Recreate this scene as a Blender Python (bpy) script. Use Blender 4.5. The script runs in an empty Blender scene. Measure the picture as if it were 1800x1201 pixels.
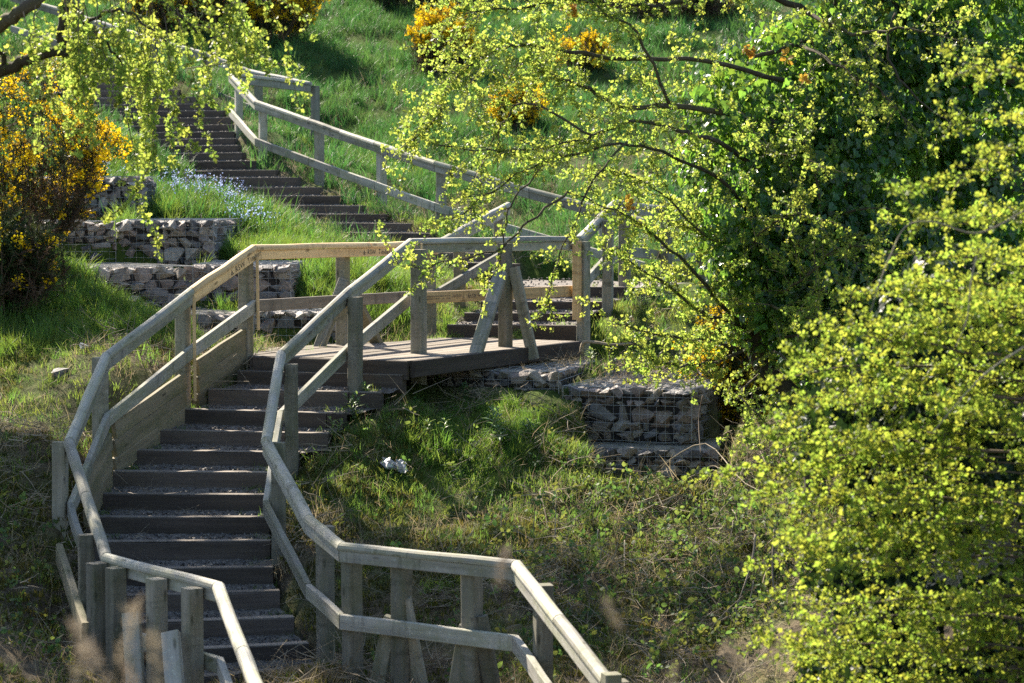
import bpy, math, random
import numpy as np
from mathutils import Vector

SC = bpy.context.scene
COL = SC.collection
R = math.radians
rng = np.random.default_rng(7)
random.seed(7)

# ------------------------------------------------------------------ camera
FPX = 4250.0
PITCH = math.atan((600.5 - 345.0) / FPX)
cam_d = bpy.data.cameras.new('camera')
cam = bpy.data.objects.new('camera', cam_d)
COL.objects.link(cam)
cam_d.sensor_width = 36.0
cam_d.lens = FPX / 1800.0 * 36.0
cam_d.clip_start = 0.1
cam_d.clip_end = 1000.0
cam.location = (0, 0, 0)
cam.rotation_euler = (math.pi / 2 - PITCH, 0, 0)
cam_d.dof.use_dof = True
cam_d.dof.focus_distance = 21.0
cam_d.dof.aperture_fstop = 4.0
SC.camera = cam

# ------------------------------------------------------------------ light
SUN_AZ, SUN_EL = -32.0, 40.0          # azimuth from the view direction (+y), minus = to the left
world = bpy.data.worlds.new('World')
SC.world = world
world.use_nodes = True
wn = world.node_tree
bg = wn.nodes['Background']
sky = wn.nodes.new('ShaderNodeTexSky')
sky.sky_type = 'NISHITA'
sky.sun_disc = False
sky.sun_elevation = R(SUN_EL)
sky.sun_rotation = R(SUN_AZ)
sky.air_density = 1.0
sky.dust_density = 1.0
wn.links.new(sky.outputs[0], bg.inputs[0])
bg.inputs[1].default_value = 0.085
sun_d = bpy.data.lights.new('sun', 'SUN')
sun_d.energy = 5.0
sun_d.angle = R(0.55)
sun_d.color = (1.0, 0.89, 0.73)
sun = bpy.data.objects.new('sun', sun_d)
COL.objects.link(sun)
sdir = Vector((math.sin(R(SUN_AZ)) * math.cos(R(SUN_EL)), math.cos(R(SUN_AZ)) * math.cos(R(SUN_EL)), math.sin(R(SUN_EL))))
sun.rotation_euler = sdir.to_track_quat('Z', 'Y').to_euler()
sun.location = sdir * 60

vs = SC.view_settings
SC.display_settings.display_device = 'sRGB'
vs.view_transform = 'Standard'
vs.look = 'None'
vs.exposure = 1.75
vs.gamma = 1.0
vs.use_curve_mapping = False
SC.render.engine = 'CYCLES'
cy = SC.cycles
cy.max_bounces = 6
cy.diffuse_bounces = 3
cy.glossy_bounces = 2
cy.transmission_bounces = 4
cy.transparent_max_bounces = 4
cy.sample_clamp_indirect = 6.0
cy.use_denoising = False

# ------------------------------------------------------------------ geometry helpers
CP, SP = math.cos(PITCH), math.sin(PITCH)


def ray(px, py):
    u = (px - 900.0) / FPX
    v = (600.5 - py) / FPX
    return Vector((u, CP + SP * v, -SP + CP * v))


def at(px, py, D):
    r = ray(px, py)
    return r * (D / r.y)


def atz(px, py, z):
    r = ray(px, py)
    return r * (z / r.z)


def root_loc(o):
    v = Vector((0, 0, 0))
    while o is not None:
        v = v + Vector(o.location)
        o = o.parent
    return v


def tag(o, label=None, cat=None, group=None, kind=None):
    if label: o['label'] = label
    if cat: o['category'] = cat
    if group: o['group'] = group
    if kind: o['kind'] = kind
    return o


def empty(name, loc, label, cat, group=None):
    o = bpy.data.objects.new(name, None)
    o.empty_display_size = 0.2
    COL.objects.link(o)
    o.location = loc
    return tag(o, label, cat, group)


class MB:
    """collects verts / faces (+ a grain coordinate per vertex) and links them as one mesh"""

    def __init__(self):
        self.v, self.f, self.g = [], [], []

    def add(self, verts, faces, grain=None):
        n = len(self.v)
        self.v += [tuple(p) for p in verts]
        self.f += [tuple(i + n for i in f) for f in faces]
        self.g += [tuple(p) for p in (grain if grain is not None else verts)]

    def build(self, name, mat, parent=None, kind=None, label=None, smooth=False):
        m = bpy.data.meshes.new(name)
        off = root_loc(parent) if parent is not None else Vector((0, 0, 0))
        m.from_pydata([(x - off.x, y - off.y, z - off.z) for x, y, z in self.v], [], self.f)
        if self.g:
            a = m.attributes.new('gv', 'FLOAT_VECTOR', 'POINT')
            a.data.foreach_set('vector', np.array(self.g, dtype=np.float32).ravel())
        if smooth:
            m.polygons.foreach_set('use_smooth', [True] * len(m.polygons))
        m.materials.append(mat)
        m.update()
        o = bpy.data.objects.new(name, m)
        COL.objects.link(o)
        if parent is not None:
            o.parent = parent
        if kind: o['kind'] = kind
        if label: o['label'] = label
        return o


def perp(d):
    s = Vector((d.y, -d.x, 0))
    return s.normalized() if s.length > 1e-6 else Vector((1, 0, 0))


def chamfer_rect(w, h, c=0.007, ox=0.0, oy=0.0):
    a, b = w / 2, h / 2
    p = [(-a + c, -b), (a - c, -b), (a, -b + c), (a, b - c), (a - c, b), (-a + c, b), (-a, b - c), (-a, -b + c)]
    return [(x + ox, y + oy) for x, y in p]


def prism(mb, prof, a, b, side=None, n0=None, n1=None, segs=1, jit=0.0, taper=None, up=None):
    """extrude a 2-D profile from a to b; n0/n1: normals of the planes that cut the ends"""
    a, b = Vector(a), Vector(b)
    d = (b - a)
    L = d.length
    d = d / L
    if side is None:
        side = perp(d)
    if up is None:
        up = side.cross(d).normalized()
        if up.z < 0: up = -up
    ro = Vector((random.uniform(0, 50), random.uniform(0, 50), random.uniform(0, 50)))
    n = len(prof)
    verts, gr = [], []
    for k in range(segs + 1):
        t = k / segs
        for (x, y) in prof:
            off = side * x + up * y
            p0, p1 = a + off, b + off
            if n0 is not None: p0 = p0 - d * ((p0 - a).dot(n0) / d.dot(n0)) + d * .004
            if n1 is not None: p1 = p1 - d * ((p1 - b).dot(n1) / d.dot(n1)) - d * .004
            p = p0.lerp(p1, t)
            if jit and 0 < k < segs:
                pass
            verts.append(p)
            gr.append(ro + Vector((t * L, x, y)))
    if jit:
        for k in range(1, segs):
            j = side * random.uniform(-jit, jit) + up * random.uniform(-jit, jit)
            for i in range(n):
                verts[k * n + i] = verts[k * n + i] + j
    faces = []
    for k in range(segs):
        for i in range(n):
            j = (i + 1) % n
            faces.append((k * n + i, k * n + j, (k + 1) * n + j, (k + 1) * n + i))
    faces.append(tuple(reversed(range(n))))
    faces.append(tuple(segs * n + i for i in range(n)))
    mb.add(verts, faces, gr)


def tube(mb, pts, r0, r1, sides=5):
    pts = [Vector(p) for p in pts]
    n = len(pts)
    verts, faces, gr = [], [], []
    ref = Vector((0.31, 0.22, 0.92)).normalized()
    s = 0.0
    off = random.uniform(0, 40)
    for k, p in enumerate(pts):
        d = (pts[min(k + 1, n - 1)] - pts[max(k - 1, 0)])
        if d.length < 1e-7: d = Vector((0, 0, 1))
        d.normalize()
        a = d.cross(ref)
        if a.length < 1e-3: a = d.cross(Vector((1, 0, 0)))
        a.normalize()
        b = d.cross(a)
        t = k / (n - 1)
        r = r0 + (r1 - r0) * t
        if k: s += (p - pts[k - 1]).length
        for i in range(sides):
            an = 2 * math.pi * i / sides
            verts.append(p + a * (r * math.cos(an)) + b * (r * math.sin(an)))
            gr.append((off + s, r * math.cos(an), r * math.sin(an)))
    for k in range(n - 1):
        for i in range(sides):
            j = (i + 1) % sides
            faces.append((k * sides + i, k * sides + j, (k + 1) * sides + j, (k + 1) * sides + i))
    faces.append(tuple(reversed(range(sides))))
    faces.append(tuple((n - 1) * sides + i for i in range(sides)))
    mb.add(verts, faces, gr)


# ------------------------------------------------------------------ materials
def new_mat(name):
    m = bpy.data.materials.new(name)
    m.use_nodes = True
    nt = m.node_tree
    return m, nt, nt.nodes['Principled BSDF'], nt.nodes['Material Output']


def N(nt, typ, **kw):
    n = nt.nodes.new(typ)
    for k, v in kw.items():
        setattr(n, k, v)
    return n


def ramp(nt, fac, stops):
    r = N(nt, 'ShaderNodeValToRGB')
    e = r.color_ramp.elements
    while len(e) < len(stops): e.new(0.5)
    for el, (p, c) in zip(e, stops):
        el.position = p
        el.color = (*c, 1)
    nt.links.new(fac, r.inputs[0])
    return r.outputs[0]


def noise(nt, vec, scale, detail=4, rough=0.6, dist=0.0):
    n = N(nt, 'ShaderNodeTexNoise')
    n.inputs['Scale'].default_value = scale
    n.inputs['Detail'].default_value = detail
    n.inputs['Roughness'].default_value = rough
    n.inputs['Distortion'].default_value = dist
    if vec is not None: nt.links.new(vec, n.inputs['Vector'])
    return n.outputs[0]


def mixc(nt, fac, a, b, mode='MIX'):
    m = N(nt, 'ShaderNodeMix', data_type='RGBA', blend_type=mode)
    for sock, v in ((m.inputs[0], fac), (m.inputs[6], a), (m.inputs[7], b)):
        if isinstance(v, (int, float)):
            sock.default_value = v
        elif isinstance(v, tuple):
            sock.default_value = (*v, 1)
        else:
            nt.links.new(v, sock)
    return m.outputs[2]


def bump(nt, h, strength, dist, bsdf):
    b = N(nt, 'ShaderNodeBump')
    b.inputs['Strength'].default_value = strength
    b.inputs['Distance'].default_value = dist
    nt.links.new(h, b.inputs['Height'])
    nt.links.new(b.outputs[0], bsdf.inputs['Normal'])


def mapped(nt, vec, scale):
    mp = N(nt, 'ShaderNodeMapping')
    mp.inputs['Scale'].default_value = scale
    nt.links.new(vec, mp.inputs[0])
    return mp.outputs[0]


def wood(name, dark, mid, light, algae=None, algae_amt=0.0, lichen=0.0, rough=0.8, knots=True, drip=.6):
    m, nt, bs, out = new_mat(name)
    at_ = N(nt, 'ShaderNodeAttribute', attribute_name='gv')
    v = at_.outputs['Vector']
    oi = N(nt, 'ShaderNodeObjectInfo')
    g1 = noise(nt, mapped(nt, v, (1.3, 34, 34)), 1.0, 6, 0.72, 0.8)
    g2 = noise(nt, mapped(nt, v, (0.9, 9, 9)), 1.0, 3, 0.6, 0.4)
    c = ramp(nt, g1, [(0.25, dark), (0.5, mid), (0.75, light)])
    c2 = ramp(nt, g2, [(0.32, tuple(x * 0.45 for x in mid)), (0.66, tuple(min(1, x * 1.35) for x in mid))])
    c = mixc(nt, 0.5, c, c2)
    dr = noise(nt, mapped(nt, v, (8, 1.6, 1.6)), 1.0, 5, 0.75, 0.9)
    df = ramp(nt, dr, [(0.53, (0, 0, 0)), (0.66, (drip, drip, drip))])
    c = mixc(nt, df, c, tuple(x * 0.55 for x in dark))
    if knots:
        k = N(nt, 'ShaderNodeTexVoronoi')
        k.inputs['Scale'].default_value = 1.0
        nt.links.new(mapped(nt, v, (3.4, 11, 11)), k.inputs['Vector'])
        kf = ramp(nt, k.outputs['Distance'], [(0.0, (1, 1, 1)), (0.09, (0.7, 0.7, 0.7)), (0.16, (0, 0, 0))])
        c = mixc(nt, kf, c, tuple(x * 0.45 for x in dark))
    if algae:
        a = noise(nt, mapped(nt, v, (2.2, 6, 6)), 1.0, 4, 0.7, 0.3)
        af = ramp(nt, a, [(0.42, (0, 0, 0)), (0.68, (algae_amt,) * 3)])
        c = mixc(nt, af, c, algae)
    if lichen:
        l = noise(nt, v, 38.0, 3, 0.7)
        lf = ramp(nt, l, [(0.60, (0, 0, 0)), (0.68, (lichen,) * 3)])
        c = mixc(nt, lf, c, (0.46, 0.47, 0.40))
    hv = N(nt, 'ShaderNodeHueSaturation')
    mr = N(nt, 'ShaderNodeMapRange')
    mr.inputs[3].default_value = 0.66
    mr.inputs[4].default_value = 1.28
    nt.links.new(oi.outputs['Random'], mr.inputs[0])
    nt.links.new(mr.outputs[0], hv.inputs['Value'])
    nt.links.new(c, hv.inputs['Color'])
    nt.links.new(hv.outputs[0], bs.inputs['Base Color'])
    bs.inputs['Roughness'].default_value = rough
    bs.inputs['Specular IOR Level'].default_value = 0.25
    bump(nt, g1, 0.5, 0.006, bs)
    return m


M = {}
M['grey'] = wood('weathered_wood', (0.17, 0.16, 0.135), (0.30, 0.285, 0.25), (0.42, 0.40, 0.35), (0.15, 0.17, 0.065), 0.55, 0.5)
M['post'] = wood('post_wood', (0.12, 0.11, 0.09), (0.225, 0.205, 0.165), (0.33, 0.305, 0.25), (0.11, 0.125, 0.055), 0.6, 0.25)
M['cap'] = wood('handrail_wood', (0.17, 0.16, 0.135), (0.32, 0.305, 0.265), (0.45, 0.43, 0.38), (0.22, 0.22, 0.08), 0.5, 0.55, 0.7)
M['new'] = wood('fresh_wood', (0.44, 0.285, 0.13), (0.66, 0.46, 0.235), (0.76, 0.58, 0.34), None, 0, 0, 0.65)
M['sleeper'] = wood('sleeper_wood', (0.035, 0.028, 0.025), (0.082, 0.066, 0.057), (0.15, 0.125, 0.108), (0.10, 0.085, 0.06), 0.4, 0.0, 0.85, False, .15)
M['edge'] = wood('worn_wood', (0.10, 0.085, 0.07), (0.19, 0.165, 0.14), (0.30, 0.27, 0.23), None, 0, 0, 0.9, False)
M['plank'] = wood('deck_wood', (0.11, 0.092, 0.07), (0.19, 0.162, 0.13), (0.28, 0.245, 0.2), None, 0, 0.2, 0.85, False)
M['kick'] = wood('kickboard_wood', (0.10, 0.085, 0.055), (0.20, 0.17, 0.115), (0.28, 0.24, 0.17), (0.10, 0.105, 0.045), 0.7, 0.1, .8, True, .15)
M['bark'] = wood('bark', (0.025, 0.02, 0.014), (0.06, 0.048, 0.034), (0.12, 0.10, 0.075), (0.07, 0.075, 0.03), 0.5, 0.2, 0.95, False)
M['twig'] = wood('twig_bark', (0.05, 0.035, 0.025), (0.11, 0.08, 0.055), (0.2, 0.155, 0.12), None, 0, 0, 0.8, False)
M['deadwood'] = wood('dead_wood', (0.16, 0.13, 0.09), (0.31, 0.26, 0.19), (0.45, 0.39, 0.3), None, 0, 0, 0.9, False)


def gravel_mat():
    m, nt, bs, out = new_mat('gravel')
    g = N(nt, 'ShaderNodeNewGeometry')
    v = N(nt, 'ShaderNodeTexVoronoi')
    v.inputs['Scale'].default_value = 55.0
    nt.links.new(g.outputs['Position'], v.inputs['Vector'])
    n = noise(nt, g.outputs['Position'], 3.0, 5, 0.7)
    c = mixc(nt, 0.55, ramp(nt, v.outputs['Color'], [(0.1, (0.05, 0.045, 0.042)), (0.5, (0.155, 0.14, 0.128)), (0.9, (0.31, 0.29, 0.27))]),
             ramp(nt, n, [(0.3, (0.05, 0.04, 0.03)), (0.7, (0.17, 0.14, 0.115))]))
    nt.links.new(c, bs.inputs['Base Color'])
    bs.inputs['Roughness'].default_value = 0.95
    bump(nt, v.outputs['Distance'], 0.9, 0.01, bs)
    return m


M['gravel'] = gravel_mat()


def stone_mat(name, tint=1.0):
    m, nt, bs, out = new_mat(name)
    oi = N(nt, 'ShaderNodeObjectInfo')
    tc = N(nt, 'ShaderNodeTexCoord')
    n = noise(nt, tc.outputs['Object'], 4.0, 6, 0.7, 0.5)
    base = ramp(nt, oi.outputs['Random'], [(0.0, (0.10, 0.108, 0.125)), (0.3, (0.20, 0.21, 0.23)), (0.55, (0.25, 0.215, 0.21)),
                                           (0.8, (0.30, 0.295, 0.28)), (1.0, (0.38, 0.39, 0.40))])
    base = mixc(nt, 1.0, base, (tint, tint * .93, tint * .86), 'MULTIPLY')
    c = mixc(nt, 0.8, base, ramp(nt, n, [(0.3, (0.45, 0.45, 0.47)), (0.7, (1.35, 1.3, 1.2))]), 'MULTIPLY')
    nt.links.new(c, bs.inputs['Base Color'])
    bs.inputs['Roughness'].default_value = 0.75
    bump(nt, n, 0.7, 0.02, bs)
    return m


M['stone'] = stone_mat('stone')
M['pebble'] = stone_mat('pebble', .55)
m, nt, bs, out = new_mat('galvanised_wire')
bs.inputs['Base Color'].default_value = (0.30, 0.305, 0.30, 1)
bs.inputs['Metallic'].default_value = 0.2
bs.inputs['Roughness'].default_value = 0.5
M['wire'] = m
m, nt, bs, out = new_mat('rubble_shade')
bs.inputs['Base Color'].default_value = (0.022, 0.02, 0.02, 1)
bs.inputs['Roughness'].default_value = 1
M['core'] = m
m, nt, bs, out = new_mat('black_ink')
bs.inputs['Base Color'].default_value = (0.03, 0.027, 0.03, 1)
bs.inputs['Roughness'].default_value = 0.8
M['ink'] = m
m, nt, bs, out = new_mat('white_plastic')
bs.inputs['Base Color'].default_value = (0.34, 0.34, 0.35, 1)
bs.inputs['Roughness'].default_value = 0.4
M['white'] = m


def leaf(name, col, trans, tfac=0.5, rough=0.45, spec=0.3, hue=0.03, val=(0.7, 1.25), attr=None, noise_amt=0.0):
    m, nt, bs, out = new_mat(name)
    oi = N(nt, 'ShaderNodeObjectInfo')

    def vary(c, seed):
        h = N(nt, 'ShaderNodeHueSaturation')
        h.inputs['Color'].default_value = (*c, 1)
        a = N(nt, 'ShaderNodeMapRange')
        a.inputs[3].default_value = 0.5 - hue
        a.inputs[4].default_value = 0.5 + hue
        nt.links.new(oi.outputs['Random'], a.inputs[0])
        nt.links.new(a.outputs[0], h.inputs['Hue'])
        w = N(nt, 'ShaderNodeTexWhiteNoise', noise_dimensions='1D')
        nt.links.new(oi.outputs['Random'], w.inputs['W'])
        b = N(nt, 'ShaderNodeMapRange')
        b.inputs[3].default_value = val[0]
        b.inputs[4].default_value = val[1]
        nt.links.new(w.outputs[0], b.inputs[0])
        nt.links.new(b.outputs[0], h.inputs['Value'])
        return h.outputs[0]

    nt.links.new(vary(col, 0), bs.inputs['Base Color'])
    bs.inputs['Roughness'].default_value = rough
    bs.inputs['Specular IOR Level'].default_value = spec
    t = N(nt, 'ShaderNodeBsdfTranslucent')
    nt.links.new(vary(trans, 1), t.inputs['Color'])
    mx = N(nt, 'ShaderNodeMixShader')
    mx.inputs[0].default_value = tfac
    nt.links.new(bs.outputs[0], mx.inputs[1])
    nt.links.new(t.outputs[0], mx.inputs[2])
    nt.links.new(mx.outputs[0], out.inputs['Surface'])
    return m


M['haw'] = leaf('hawthorn_leaf', (0.10, 0.16, 0.03), (0.42, 0.52, 0.085), 0.58, 0.42, 0.22, 0.025)
M['haw2'] = leaf('hawthorn_bush_leaf', (0.075, 0.12, 0.02), (0.38, 0.47, 0.06), 0.55, 0.45, 0.15, 0.03)
M['ivy'] = leaf('ivy_leaf', (0.03, 0.085, 0.022), (0.26, 0.46, 0.05), 0.45, 0.3, 0.55, 0.02, (0.6, 1.3))
M['inner'] = leaf('inner_ivy_leaf', (0.012, 0.03, 0.01), (0.03, 0.06, 0.01), 0.25, 0.45, 0.2, 0.02, (0.6, 1.3))  # ivy green darkened in the colour itself, standing for shade deep in the bush
M['bram'] = leaf('bramble_leaf', (0.055, 0.095, 0.035), (0.18, 0.25, 0.05), 0.4, 0.55, 0.15, 0.05, (0.6, 1.5))
M['grass'] = leaf('grass_blade', (0.06, 0.125, 0.022), (0.20, 0.33, 0.045), 0.45, 0.5, 0.3, 0.03, (0.65, 1.25))
M['grass2'] = leaf('hill_grass_blade', (0.04, 0.105, 0.03), (0.10, 0.24, 0.05), 0.4, 0.5, 0.3, 0.03, (0.65, 1.25))
M['short'] = leaf('short_grass_blade', (0.08, 0.14, 0.03), (0.24, 0.36, 0.06), 0.48, 0.55, 0.2, 0.035, (0.6, 1.3))
M['straw'] = leaf('dry_grass_blade', (0.29, 0.235, 0.145), (0.36, 0.29, 0.17), 0.35, 0.7, 0.2, 0.015, (0.5, 1.3))
M['moss'] = leaf('moss_blade', (0.09, 0.10, 0.02), (0.2, 0.2, 0.04), 0.4, 0.7, 0.2, 0.04, (0.5, 1.3))
M['plant'] = leaf('plant_leaf', (0.09, 0.17, 0.055), (0.25, 0.36, 0.09), 0.4, 0.45, 0.4, 0.02)
M['gorse'] = leaf('gorse_spine', (0.04, 0.065, 0.022), (0.08, 0.1, 0.03), 0.25, 0.6, 0.2, 0.04, (0.5, 1.2))
M['brown'] = leaf('dead_gorse_spine', (0.10, 0.07, 0.045), (0.14, 0.09, 0.05), 0.25, 0.7, 0.2, 0.02, (0.5, 1.3))
M['yellow'] = leaf('gorse_flower', (0.84, 0.60, 0.012), (0.86, 0.64, 0.018), 0.5, 0.6, 0.2, 0.012, (0.7, 1.15))
M['blue'] = leaf('blue_flower', (0.36, 0.44, 0.72), (0.4, 0.5, 0.8), 0.4, 0.6, 0.2, 0.015, (0.8, 1.2))
M['seed'] = leaf('seed_head', (0.27, 0.22, 0.165), (0.28, 0.23, 0.17), 0.4, 0.8, 0.1, 0.01, (0.8, 1.1))
M['oldleaf'] = leaf('copper_leaf', (0.35, 0.2, 0.03), (0.6, 0.35, 0.05), 0.5, 0.5, 0.3, 0.02)

# ------------------------------------------------------------------ stairs layout (top front edge of every riser, world points)
ZL = -1.365
F1_px = [(450, 625, 720, 632), (417, 653, 707, 660), (366, 685, 668, 691), (326, 720, 602, 728), (278, 757, 576, 763), (232, 792, 522, 797),
         (198, 829, 474, 832), (166, 869, 470, 871), (150, 910, 473, 911), (143, 954, 475, 952), (140, 1002, 480, 998), (150, 1051, 492, 1040),
         (178, 1099, 517, 1086), (220, 1149, 543, 1132), (275, 1198, 567, 1174), (330, 1250, 640, 1222)]


def line_world(xl, yl, xr, yr, D, skew=None):
    xm, ym = (xl + xr) / 2, (yl + yr) / 2
    z = at(xm, ym, D).z
    if skew is None:
        return atz(xl, yl, z), atz(xr, yr, z)
    a, b = at(xl, ym, D + skew), at(xr, ym, D - skew)
    a.z = b.z = z
    return a, b


F1 = []
for k, (xl, yl, xr, yr) in enumerate(F1_px):
    F1.append(line_world(xl, yl, xr, yr, 20.57 - 0.307 * k))
F2 = [line_world(786, 573, 1012, 572, 23.35, 0.05), line_world(816, 552, 1036, 551, 23.8, 0.05), line_world(845, 531, 1058, 531, 24.25, 0.05),
      line_world(872, 505, 1100, 505, 24.9, 0.05)]
F3_px = [(770, 905, 463, 27.5), (716, 855, 445, 28.0), (655, 808, 428, 28.4), (600, 762, 410, 28.8), (564, 722, 393, 29.2), (525, 678, 377, 29.6),
         (483, 636, 362, 30.0), (443, 597, 345, 30.4), (398, 560, 330, 30.8), (357, 522, 313, 31.2), (328, 484, 300, 31.6), (300, 450, 284, 32.0),
         (285, 425, 270, 32.4), (265, 418, 257, 32.8), (245, 412, 245, 33.2), (232, 412, 233, 33.6), (222, 410, 221, 34.0)]
F3 = [line_world(a, y, b, y, D, 0.35) for a, b, y, D in F3_px]
F4_px = [(205, 405, 208, 34.5), (188, 392, 196, 35.0), (165, 370, 184, 35.4), (138, 345, 172, 35.8), (108, 315, 160, 36.2), (75, 285, 148, 36.6), (40, 250, 136, 37.0),
         (5, 215, 124, 37.4)]
F4 = [line_world(a, y, b, y, D, 0.3) for a, b, y, D in F4_px]

DECK = [atz(450, 626, ZL), atz(720, 633.5, ZL), atz(1012, 599, ZL), atz(786, 592, ZL), atz(700, 600, ZL), atz(452, 612, ZL)]

# gabions: (corner x, y, top z), unit u along front to the left, size (front, depth), height
def gab(cx, cy, ang, front, depth, top, h):
    u = Vector((math.cos(R(ang)), math.sin(R(ang)), 0))
    w = Vector((-u.y, u.x, 0))
    if w.y < 0: w = -w
    return dict(c=Vector((cx, cy, top)), u=u, w=w, front=front, depth=depth, h=h)


def gab_px(px, py, D, ang, front, depth, h):
    p = at(px, py, D)
    return gab(p.x, p.y, ang, front, depth, p.z, h)


# ang: direction of the front edge from the right-hand corner towards the left
GABS = [
    (gab_px(1216, 687, 20.6, 162, 1.15, 1.7, 0.45), 'r1'),
    (gab(atz(985, 680, -1.60).x, 21.0, 166, 1.35, 1.5, -1.54, 0.45), 'r2'),
    (gab_px(1308, 657, 22.25, 176, 2.0, 1.1, 0.45), 'r3'),
    (gab_px(1262, 793, 20.25, 170, 1.2, 1.0, 0.42), 'r4'),
    (gab_px(1420, 768, 21.3, 170, 1.0, 1.6, 0.42), 'r5'),
    (gab_px(1420, 664, 22.9, 176, 0.95, 0.9, 0.42), 'r6'),
    (gab_px(612, 549, 23.35, 178, 0.98, 1.0, 0.46), 'l4'),
    (gab_px(446, 552, 23.30, 214, 1.0, 1.3, 0.46), 'l4b'),
    (gab_px(511, 467, 24.3, 178, 0.98, 1.5, 0.42), 'l3'),
    (gab_px(339, 470, 24.25, 214, 1.1, 1.6, 0.42), 'l3b'),
    (gab_px(375, 389, 25.6, 178, 1.04, 1.9, 0.47), 'l2'),
    (gab_px(203, 391, 25.55, 214, 1.15, 1.7, 0.47), 'l2b'),
    (gab_px(246, 312, 27.4, 178, 1.15, 1.0, 0.46), 'l1'),
]

# ------------------------------------------------------------------ terrain
# (px, py, D, lush, dry)
CPX = [
    (-150, 700, 19.5, .2, .4), (-200, 500, 22, .5, .3), (-150, 1000, 17, .0, .3), (-100, 1201, 14.5, 0, .3), (30, 1150, 15.5, 0, .35), (60, 1000, 16.9, 0, .35),
    (50, 850, 18.2, .2, .6), (60, 700, 19.6, .5, .25), (150, 650, 19.8, .45, .4), (60, 590, 21.0, .8, .15), (150, 552, 22.5, .8, .15), (30, 485, 23, .8, .1),
    (250, 590, 21.6, .65, .3), (260, 650, 20.2, .15, .9), (330, 605, 20.9, .1, .9), (140, 770, 18.7, .2, .7), (110, 900, 17.7, .1, .6),
    (400, 440, 26.8, .9, .1), (560, 500, 25, 1, 0), (650, 560, 24.3, .9, .2), (720, 600, 23.7, .5, .5), (620, 480, 25.5, 1, 0), (500, 440, 26.5, 1, 0),
    (300, 352, 28.4, .9, .1), (430, 374, 28.5, .8, .2), (520, 422, 27.8, .9, .2), (560, 434, 28.0, .7, .3), (640, 468, 26.8, .85, .1), (700, 480, 26.3, .8, .2),
    (780, 500, 25.4, .5, .5), (160, 300, 30, .9, .1), (60, 330, 29, .5, .2), (250, 265, 31.5, .8, .1), (100, 200, 33, .6, .1), (0, 250, 31, .6, .1),
    (620, 347, 31.2, .5, .4), (700, 392, 30.2, .4, .6), (780, 422, 29.3, .4, .6), (860, 450, 28.6, .5, .5), (600, 285, 33.5, .7, .2), (700, 250, 35.5, .8, .1),
    (560, 255, 35, .8, .1), (480, 245, 35.5, .7, .1), (640, 150, 39.5, .8, .1), (520, 100, 40.5, .8, .1), (680, 60, 43, .7, .2), (650, 0, 46, .7, .3),
    (480, 60, 42, .7, .1), (850, 300, 33.5, .6, .3), (900, 200, 37, .7, .2), (1000, 80, 41, .7, .2), (1100, 300, 33, .5, .4), (1200, 200, 36, .5, .3), (1300, 50, 42, .5, .3),
    (1500, 300, 33, .4, .3), (1500, 100, 40, .4, .3), (1800, 300, 32, .4, .3), (1000, 420, 30.3, .5, .3), (1100, 500, 27.3, .6, .2), (1200, 480, 27.8, .6, .2),
    (1060, 582, 23.5, .7, .3), (1150, 600, 23.3, .6, .5), (1250, 622, 22.8, .6, .4), (1250, 560, 25, .7, .2), (1180, 540, 25.8, .7, .2), (1400, 600, 24, .5, .3),
    (650, 735, 19.5, .45, .5), (560, 850, 18.4, .45, .5), (530, 950, 17.6, .2, .7), (560, 1060, 16.6, .15, .8), (600, 1180, 15.9, .1, .8), (760, 706, 20.5, .4, .6), (760, 742, 20.0, .45, .6), (830, 759, 20.0, .5, .5), (715, 690, 20.25, .4, .6),
    (870, 730, 20.4, .6, .4), (780, 790, 19.5, .8, .15), (900, 780, 19.7, .75, .2), (1000, 790, 19.6, .3, .6), (1120, 805, 19.5, .3, .7), (1210, 825, 19.3, .2, .7),
    (700, 900, 18.3, .6, .3), (900, 920, 18.2, .4, .5), (1100, 950, 18, .3, .6), (1250, 950, 18, .2, .5), (800, 1050, 16.8, .3, .6), (1000, 1080, 16.6, .3, .6),
    (1200, 1100, 16.5, .3, .5), (700, 1235, 15.6, .1, .7), (900, 1235, 15.4, .2, .6), (1150, 1235, 15.3, .2, .6), (1500, 1000, 17, .2, .4), (1500, 1200, 15, .2, .4),
    (1700, 900, 17, .2, .4), (1400, 810, 19.5, .2, .5), (1700, 700, 19.5, .3, .4), (500, 1400, 14, .1, .6), (700, 1500, 12.5, .1, .6), (300, 1400, 13.5, .1, .6),
    (0, 1400, 13, .1, .6), (1100, 1500, 12.5, .2, .6), (1700, 1500, 12, .2, .6),
]
CW = [(0, 60, 6.2), (-15, 60, 6.2), (15, 60, 6.2), (-12, 45, 4.0), (12, 45, 3.8), (-12, 30, 1.0), (12, 30, .3), (-10, 20, -1.0), (10, 20, -1.7), (-9, 12, -3.0),
      (9, 12, -3.3), (0, 9, -3.4), (0, 52, 5.0), (-7, 52, 5.0), (8, 52, 5.0)]
P, AT = [], []
for px, py, D, lu, dr in CPX:
    p = at(px, py, D)
    P.append(p); AT.append((lu, dr))
for a, b in F1[2::2] + F3[::2] + F4[::3] + F2[::2]:
    for t in (-0.08, 1.08):
        q = a.lerp(b, t)
        P.append(Vector((q.x, q.y, q.z - 0.07))); AT.append((.35, .6))
for x, y, z in CW:
    P.append(Vector((x, y, z))); AT.append((.5, .3))
P = np.array([tuple(p) for p in P])
AT = np.array(AT)


def tps_fit(xy, z, lam=0.02):
    n = len(xy)
    d2 = ((xy[:, None] - xy[None]) ** 2).sum(-1)
    K = 0.5 * d2 * np.log(d2 + 1e-9) + lam * np.eye(n)
    Q = np.c_[np.ones(n), xy]
    A = np.block([[K, Q], [Q.T, np.zeros((3, 3))]])
    return np.linalg.solve(A, np.r_[z, 0, 0, 0])


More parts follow.
